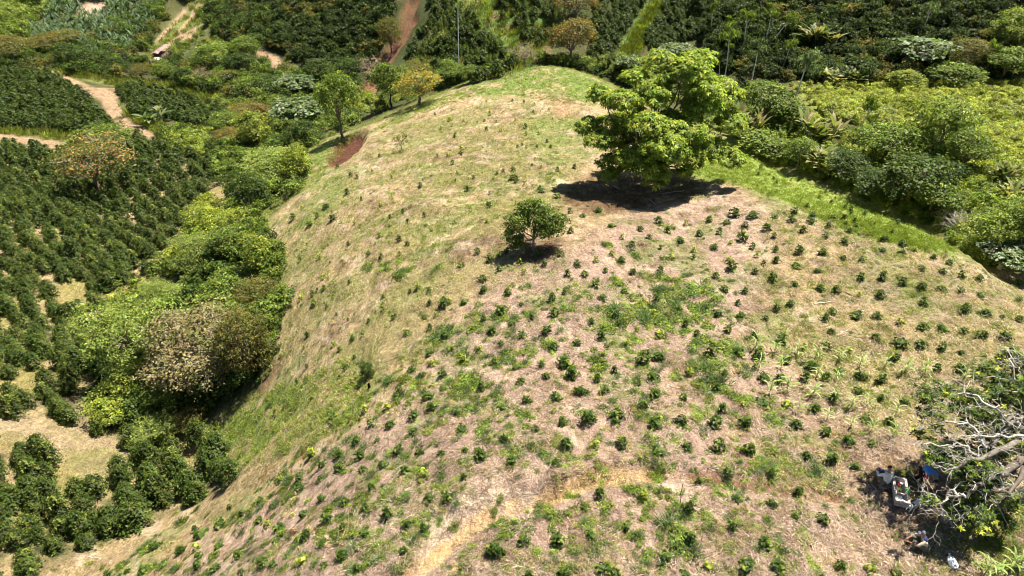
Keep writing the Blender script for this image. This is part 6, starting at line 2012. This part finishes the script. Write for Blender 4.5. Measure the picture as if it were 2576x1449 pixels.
# ------------------------------------------------------------------ pole, stakes, logs, dead branches
pb_ = hit(1836 / 4, 322 / 4)
z = pb_[1] * CP - (pb_[2] - CAM[2]) * SP
d = unit(pb_ - CAM); ce = math.sqrt(1 - d[2] ** 2)
ph = (322 - 50) / 4 * z / FPX / ce
po = thing("white_pole", "tall thin white pole with a red tip standing on the ridge", "pole", pb_)
lean = 8 / 4 * z / FPX
for nm, a, b, colr in (("pole_foot", -.3, .17, (.45, .40, .12)), ("pole_shaft", .17, .955, (.80, .79, .75)), ("pole_tip", .955, 1.0, (.60, .22, .18))):
    g = Geo(); tube(g, [(lean * a, 0, ph * a), (lean * (a + b) / 2, 0, ph * (a + b) / 2), (lean * b, 0, ph * b)], [.12 - .04 * a, .12 - .04 * (a + b) / 2, .12 - .04 * b], np.array(colr), 10)
    link(nm, g.mesh(nm, M_BARK, True), po)

STICK = [  # name, two ends (px of the 4096 frame), radius, colour, label, category, lift of second end
    ("stake", (1422, 1664), (1421, 1575), .022, (.60, .55, .47), "thin white stake standing in the pale litter near the dark bush", "stake", 1.25),
    ("stake", (2719, 2012), (2737, 1920), .016, (.08, .06, .05), "thin dark stake standing alone right of the footpath", "stake", 1.1),
    ("log", (3360, 1162), (3434, 1198), .06, (.10, .08, .07), "dark fallen log among the coffee on the right slope", "log", 0),
    ("log", (3253, 1218), (3326, 1208), .05, (.50, .43, .34), "pale fallen log, thickest of the pale pieces on the right slope", "log", 0),
    ("log", (3280, 1197), (3320, 1199), .03, (.40, .31, .22), "short brown log just above the thick pale log", "log", 0),
    ("log", (3400, 1197), (3405, 1216), .04, (.48, .42, .34), "short pale log under the dark fallen log", "log", 0),
    ("log", (3378, 1224), (3396, 1218), .03, (.52, .46, .37), "short pale stick between the two pale logs", "log", 0),
    ("log", (3488, 1412), (3506, 1460), .07, (.17, .14, .12), "dark split log lying beside the corn", "log", 0),
    ("board", (3349, 1345), (3390, 1322), .05, (.50, .40, .30), "pale board lying above the corn", "board", 0),
    ("branch", (3488, 1798), (3524, 1826), .02, (.55, .50, .44), "pale broken branch on the dark soil above the trough", "branch", 0),
    ("log", (2456, 747), (2479, 760), .10, (.30, .22, .16), "short log in the shadow of the big shade tree", "log", 0),
    ("branch", (2647, 776), (2737, 764), .045, (.42, .35, .27), "long fallen branch at the edge of the shade tree shadow", "branch", 0),
    ("branch", (2600, 800), (2622, 820), .03, (.55, .50, .43), "pale forked branch in front of the shade tree shadow", "branch", 0),
    ("stick", (2117, 2018), (2167, 1994), .018, (.50, .38, .26), "straight stick lying on the footpath", "stick", 0),
    ("branch", (338, 2225), (447, 2242), .022, (.55, .47, .38), "long pale branch below the lower left coffee bushes", "branch", 0),
    ("branch", (1003, 1936), (1145, 1890), .018, (.50, .42, .33), "long thin branch on the reddish slope", "branch", 0),
    ("branch", (1630, 1400), (1660, 1372), .05, (.42, .34, .26), "heap of cut twigs on the near slope", "branch", 0),
    ("hole_stub", (1478, 1552), (1480, 1528), .10, (.02, .018, .015), "black stub standing in for the dark hole under the bush", "hole_stub", .35),  # black upright piece added in place of a dark pit
]
rng = np.random.default_rng(33)
for (nm, a, b, r, colr, lab, cat, up) in STICK:
    A = hit(a[0] / 4, a[1] / 4)
    g = Geo()
    if up:
        B = A + np.array((rng.uniform(-.05, .05), rng.uniform(-.05, .05), up)); A = A - np.array((0, 0, .15))
    else:
        B = hit(b[0] / 4, b[1] / 4); A = A + np.array((0, 0, r * .7)); B = B + np.array((0, 0, r * .7))
    p, rr = limb(rng, A, B, r, r * .7, .05, 7)
    tube(g, p - A, rr, np.array(colr), 7)
    if nm == "branch":
        for k in range(4):
            i = rng.integers(1, 6)
            e = p[i] + unit((B - A) + rng.normal(0, .8, 3) * np.linalg.norm(B - A)) * np.linalg.norm(B - A) * rng.uniform(.2, .4)
            e[2] = ground(e[0], e[1]) + rng.uniform(.05, .25)
            p2, r2 = limb(rng, p[i], e, r * .5, r * .2, .15, 4); tube(g, p2 - A, r2, np.array(colr), 4)
    o = link(nm, g.mesh(nm, M_BARK, True)); o.location = A
    tag(o, lab, cat)

g = Geo(); rng = np.random.default_rng(35)
A = hit(3870 / 4, 925 / 4)
root_p = A + np.array((0, 0, .2))
for k in range(34):
    e = hit(rng.uniform(3715, 3860) / 4, rng.uniform(850, 935) / 4) + np.array((0, 0, rng.uniform(.2, 1.7)))
    s0 = A + rng.normal(0, .25, 3) + np.array((0, 0, .4))
    p, rr = limb(rng, s0, e, .030, .008, .10, 7); cc = np.array((.40, .36, .32)) * rng.uniform(.75, 1.2); tube(g, p - root_p, rr, cc, 4)
    for q_ in range(6):
        i = rng.integers(2, 7); p2, r2 = limb(rng, p[i], p[i] + rng.normal(0, .45, 3), .012, .004, .2, 4); tube(g, p2 - root_p, r2, cc, 3)
o = link("dead_branches", g.mesh("dead_branches", M_BARK)); o.location = root_p
tag(o, "grey fallen dead branches at the end of the bright grass strip", "dead branches")

# ------------------------------------------------------------------ the long wrecked shed far in the valley
a_ = hit(629 / 4, 246 / 4); b_ = hit(676 / 4, 220 / 4)
v_ = (b_ - a_); L = float(np.linalg.norm(v_[:2])); an = math.atan2(v_[1], v_[0])
mid = (a_ + b_) / 2
sh = thing("long_shed", "long wrecked shed with rusty pink roof in the far valley", "shed", mid, an)
M_RUST = flat_mat("rusty_sheet", (.48, .33, .30), .6, .4, 2.0, .5, 1.3, .4)
M_WOOD = flat_mat("old_timber", (.13, .09, .07), .9, .2, 3, .6, 1.3, .4)
M_TARP = flat_mat("tarp", (.55, .66, .62), .6, .3, 2, .4, 1.25, .4)
L = max(L, 9.0); Wd = 4.2
bm = bmesh.new(); n = 16
top = []
for i in range(n + 1):
    x = -L / 2 + L * i / n
    sag = -.25 * math.sin(i * 1.3) * .5
    top.append((x, sag))
va = [bm.verts.new((x, Wd * .50, 1.9 + s)) for x, s in top]; vb_ = [bm.verts.new((x, Wd * .05, 2.9 + s + (.06 if i % 2 else 0))) for i, (x, s) in enumerate(top)]
vc = [bm.verts.new((x, -Wd * .22, 2.55 + s)) for x, s in top]
for i in range(n):
    bm.faces.new((va[i], va[i + 1], vb_[i + 1], vb_[i])); bm.faces.new((vb_[i], vb_[i + 1], vc[i + 1], vc[i]))
r_ = bmesh.ops.solidify(bm, geom=bm.faces[:], thickness=.05)
bm_obj("roof", bm, M_RUST, sh)
bm = bmesh.new(); box(bm, (0, Wd * .42, .75), (L * .96, .14, 2.0)); bm_obj("wall", bm, M_WOOD, sh)
for i in range(6):
    bm = bmesh.new(); box(bm, (-L / 2 + .3 + (L - .6) * i / 5, -Wd * .40, .8), (.16, .16, 2.0)); bm_obj("post", bm, M_WOOD, sh)
bm = bmesh.new(); box(bm, (0, -Wd * .40, 1.9), (L * .95, .14, .16)); bm_obj("rail", bm, M_WOOD, sh)
bm = bmesh.new(); box(bm, (L * .1, 0, .5), (L * .6, Wd * .5, 1.0)); bm_obj("crate_pile", bm, M_WOOD, sh, bevel=.1)
tp = hit(618 / 4, 252 / 4)
o = lump("tarp_heap", M_TARP, tp + np.array((0, 0, .4)), (2.6, 1.6, .9), 51, an, amp=.7); tag(o, "crumpled white and turquoise tarp at the near end of the long shed", "tarp")
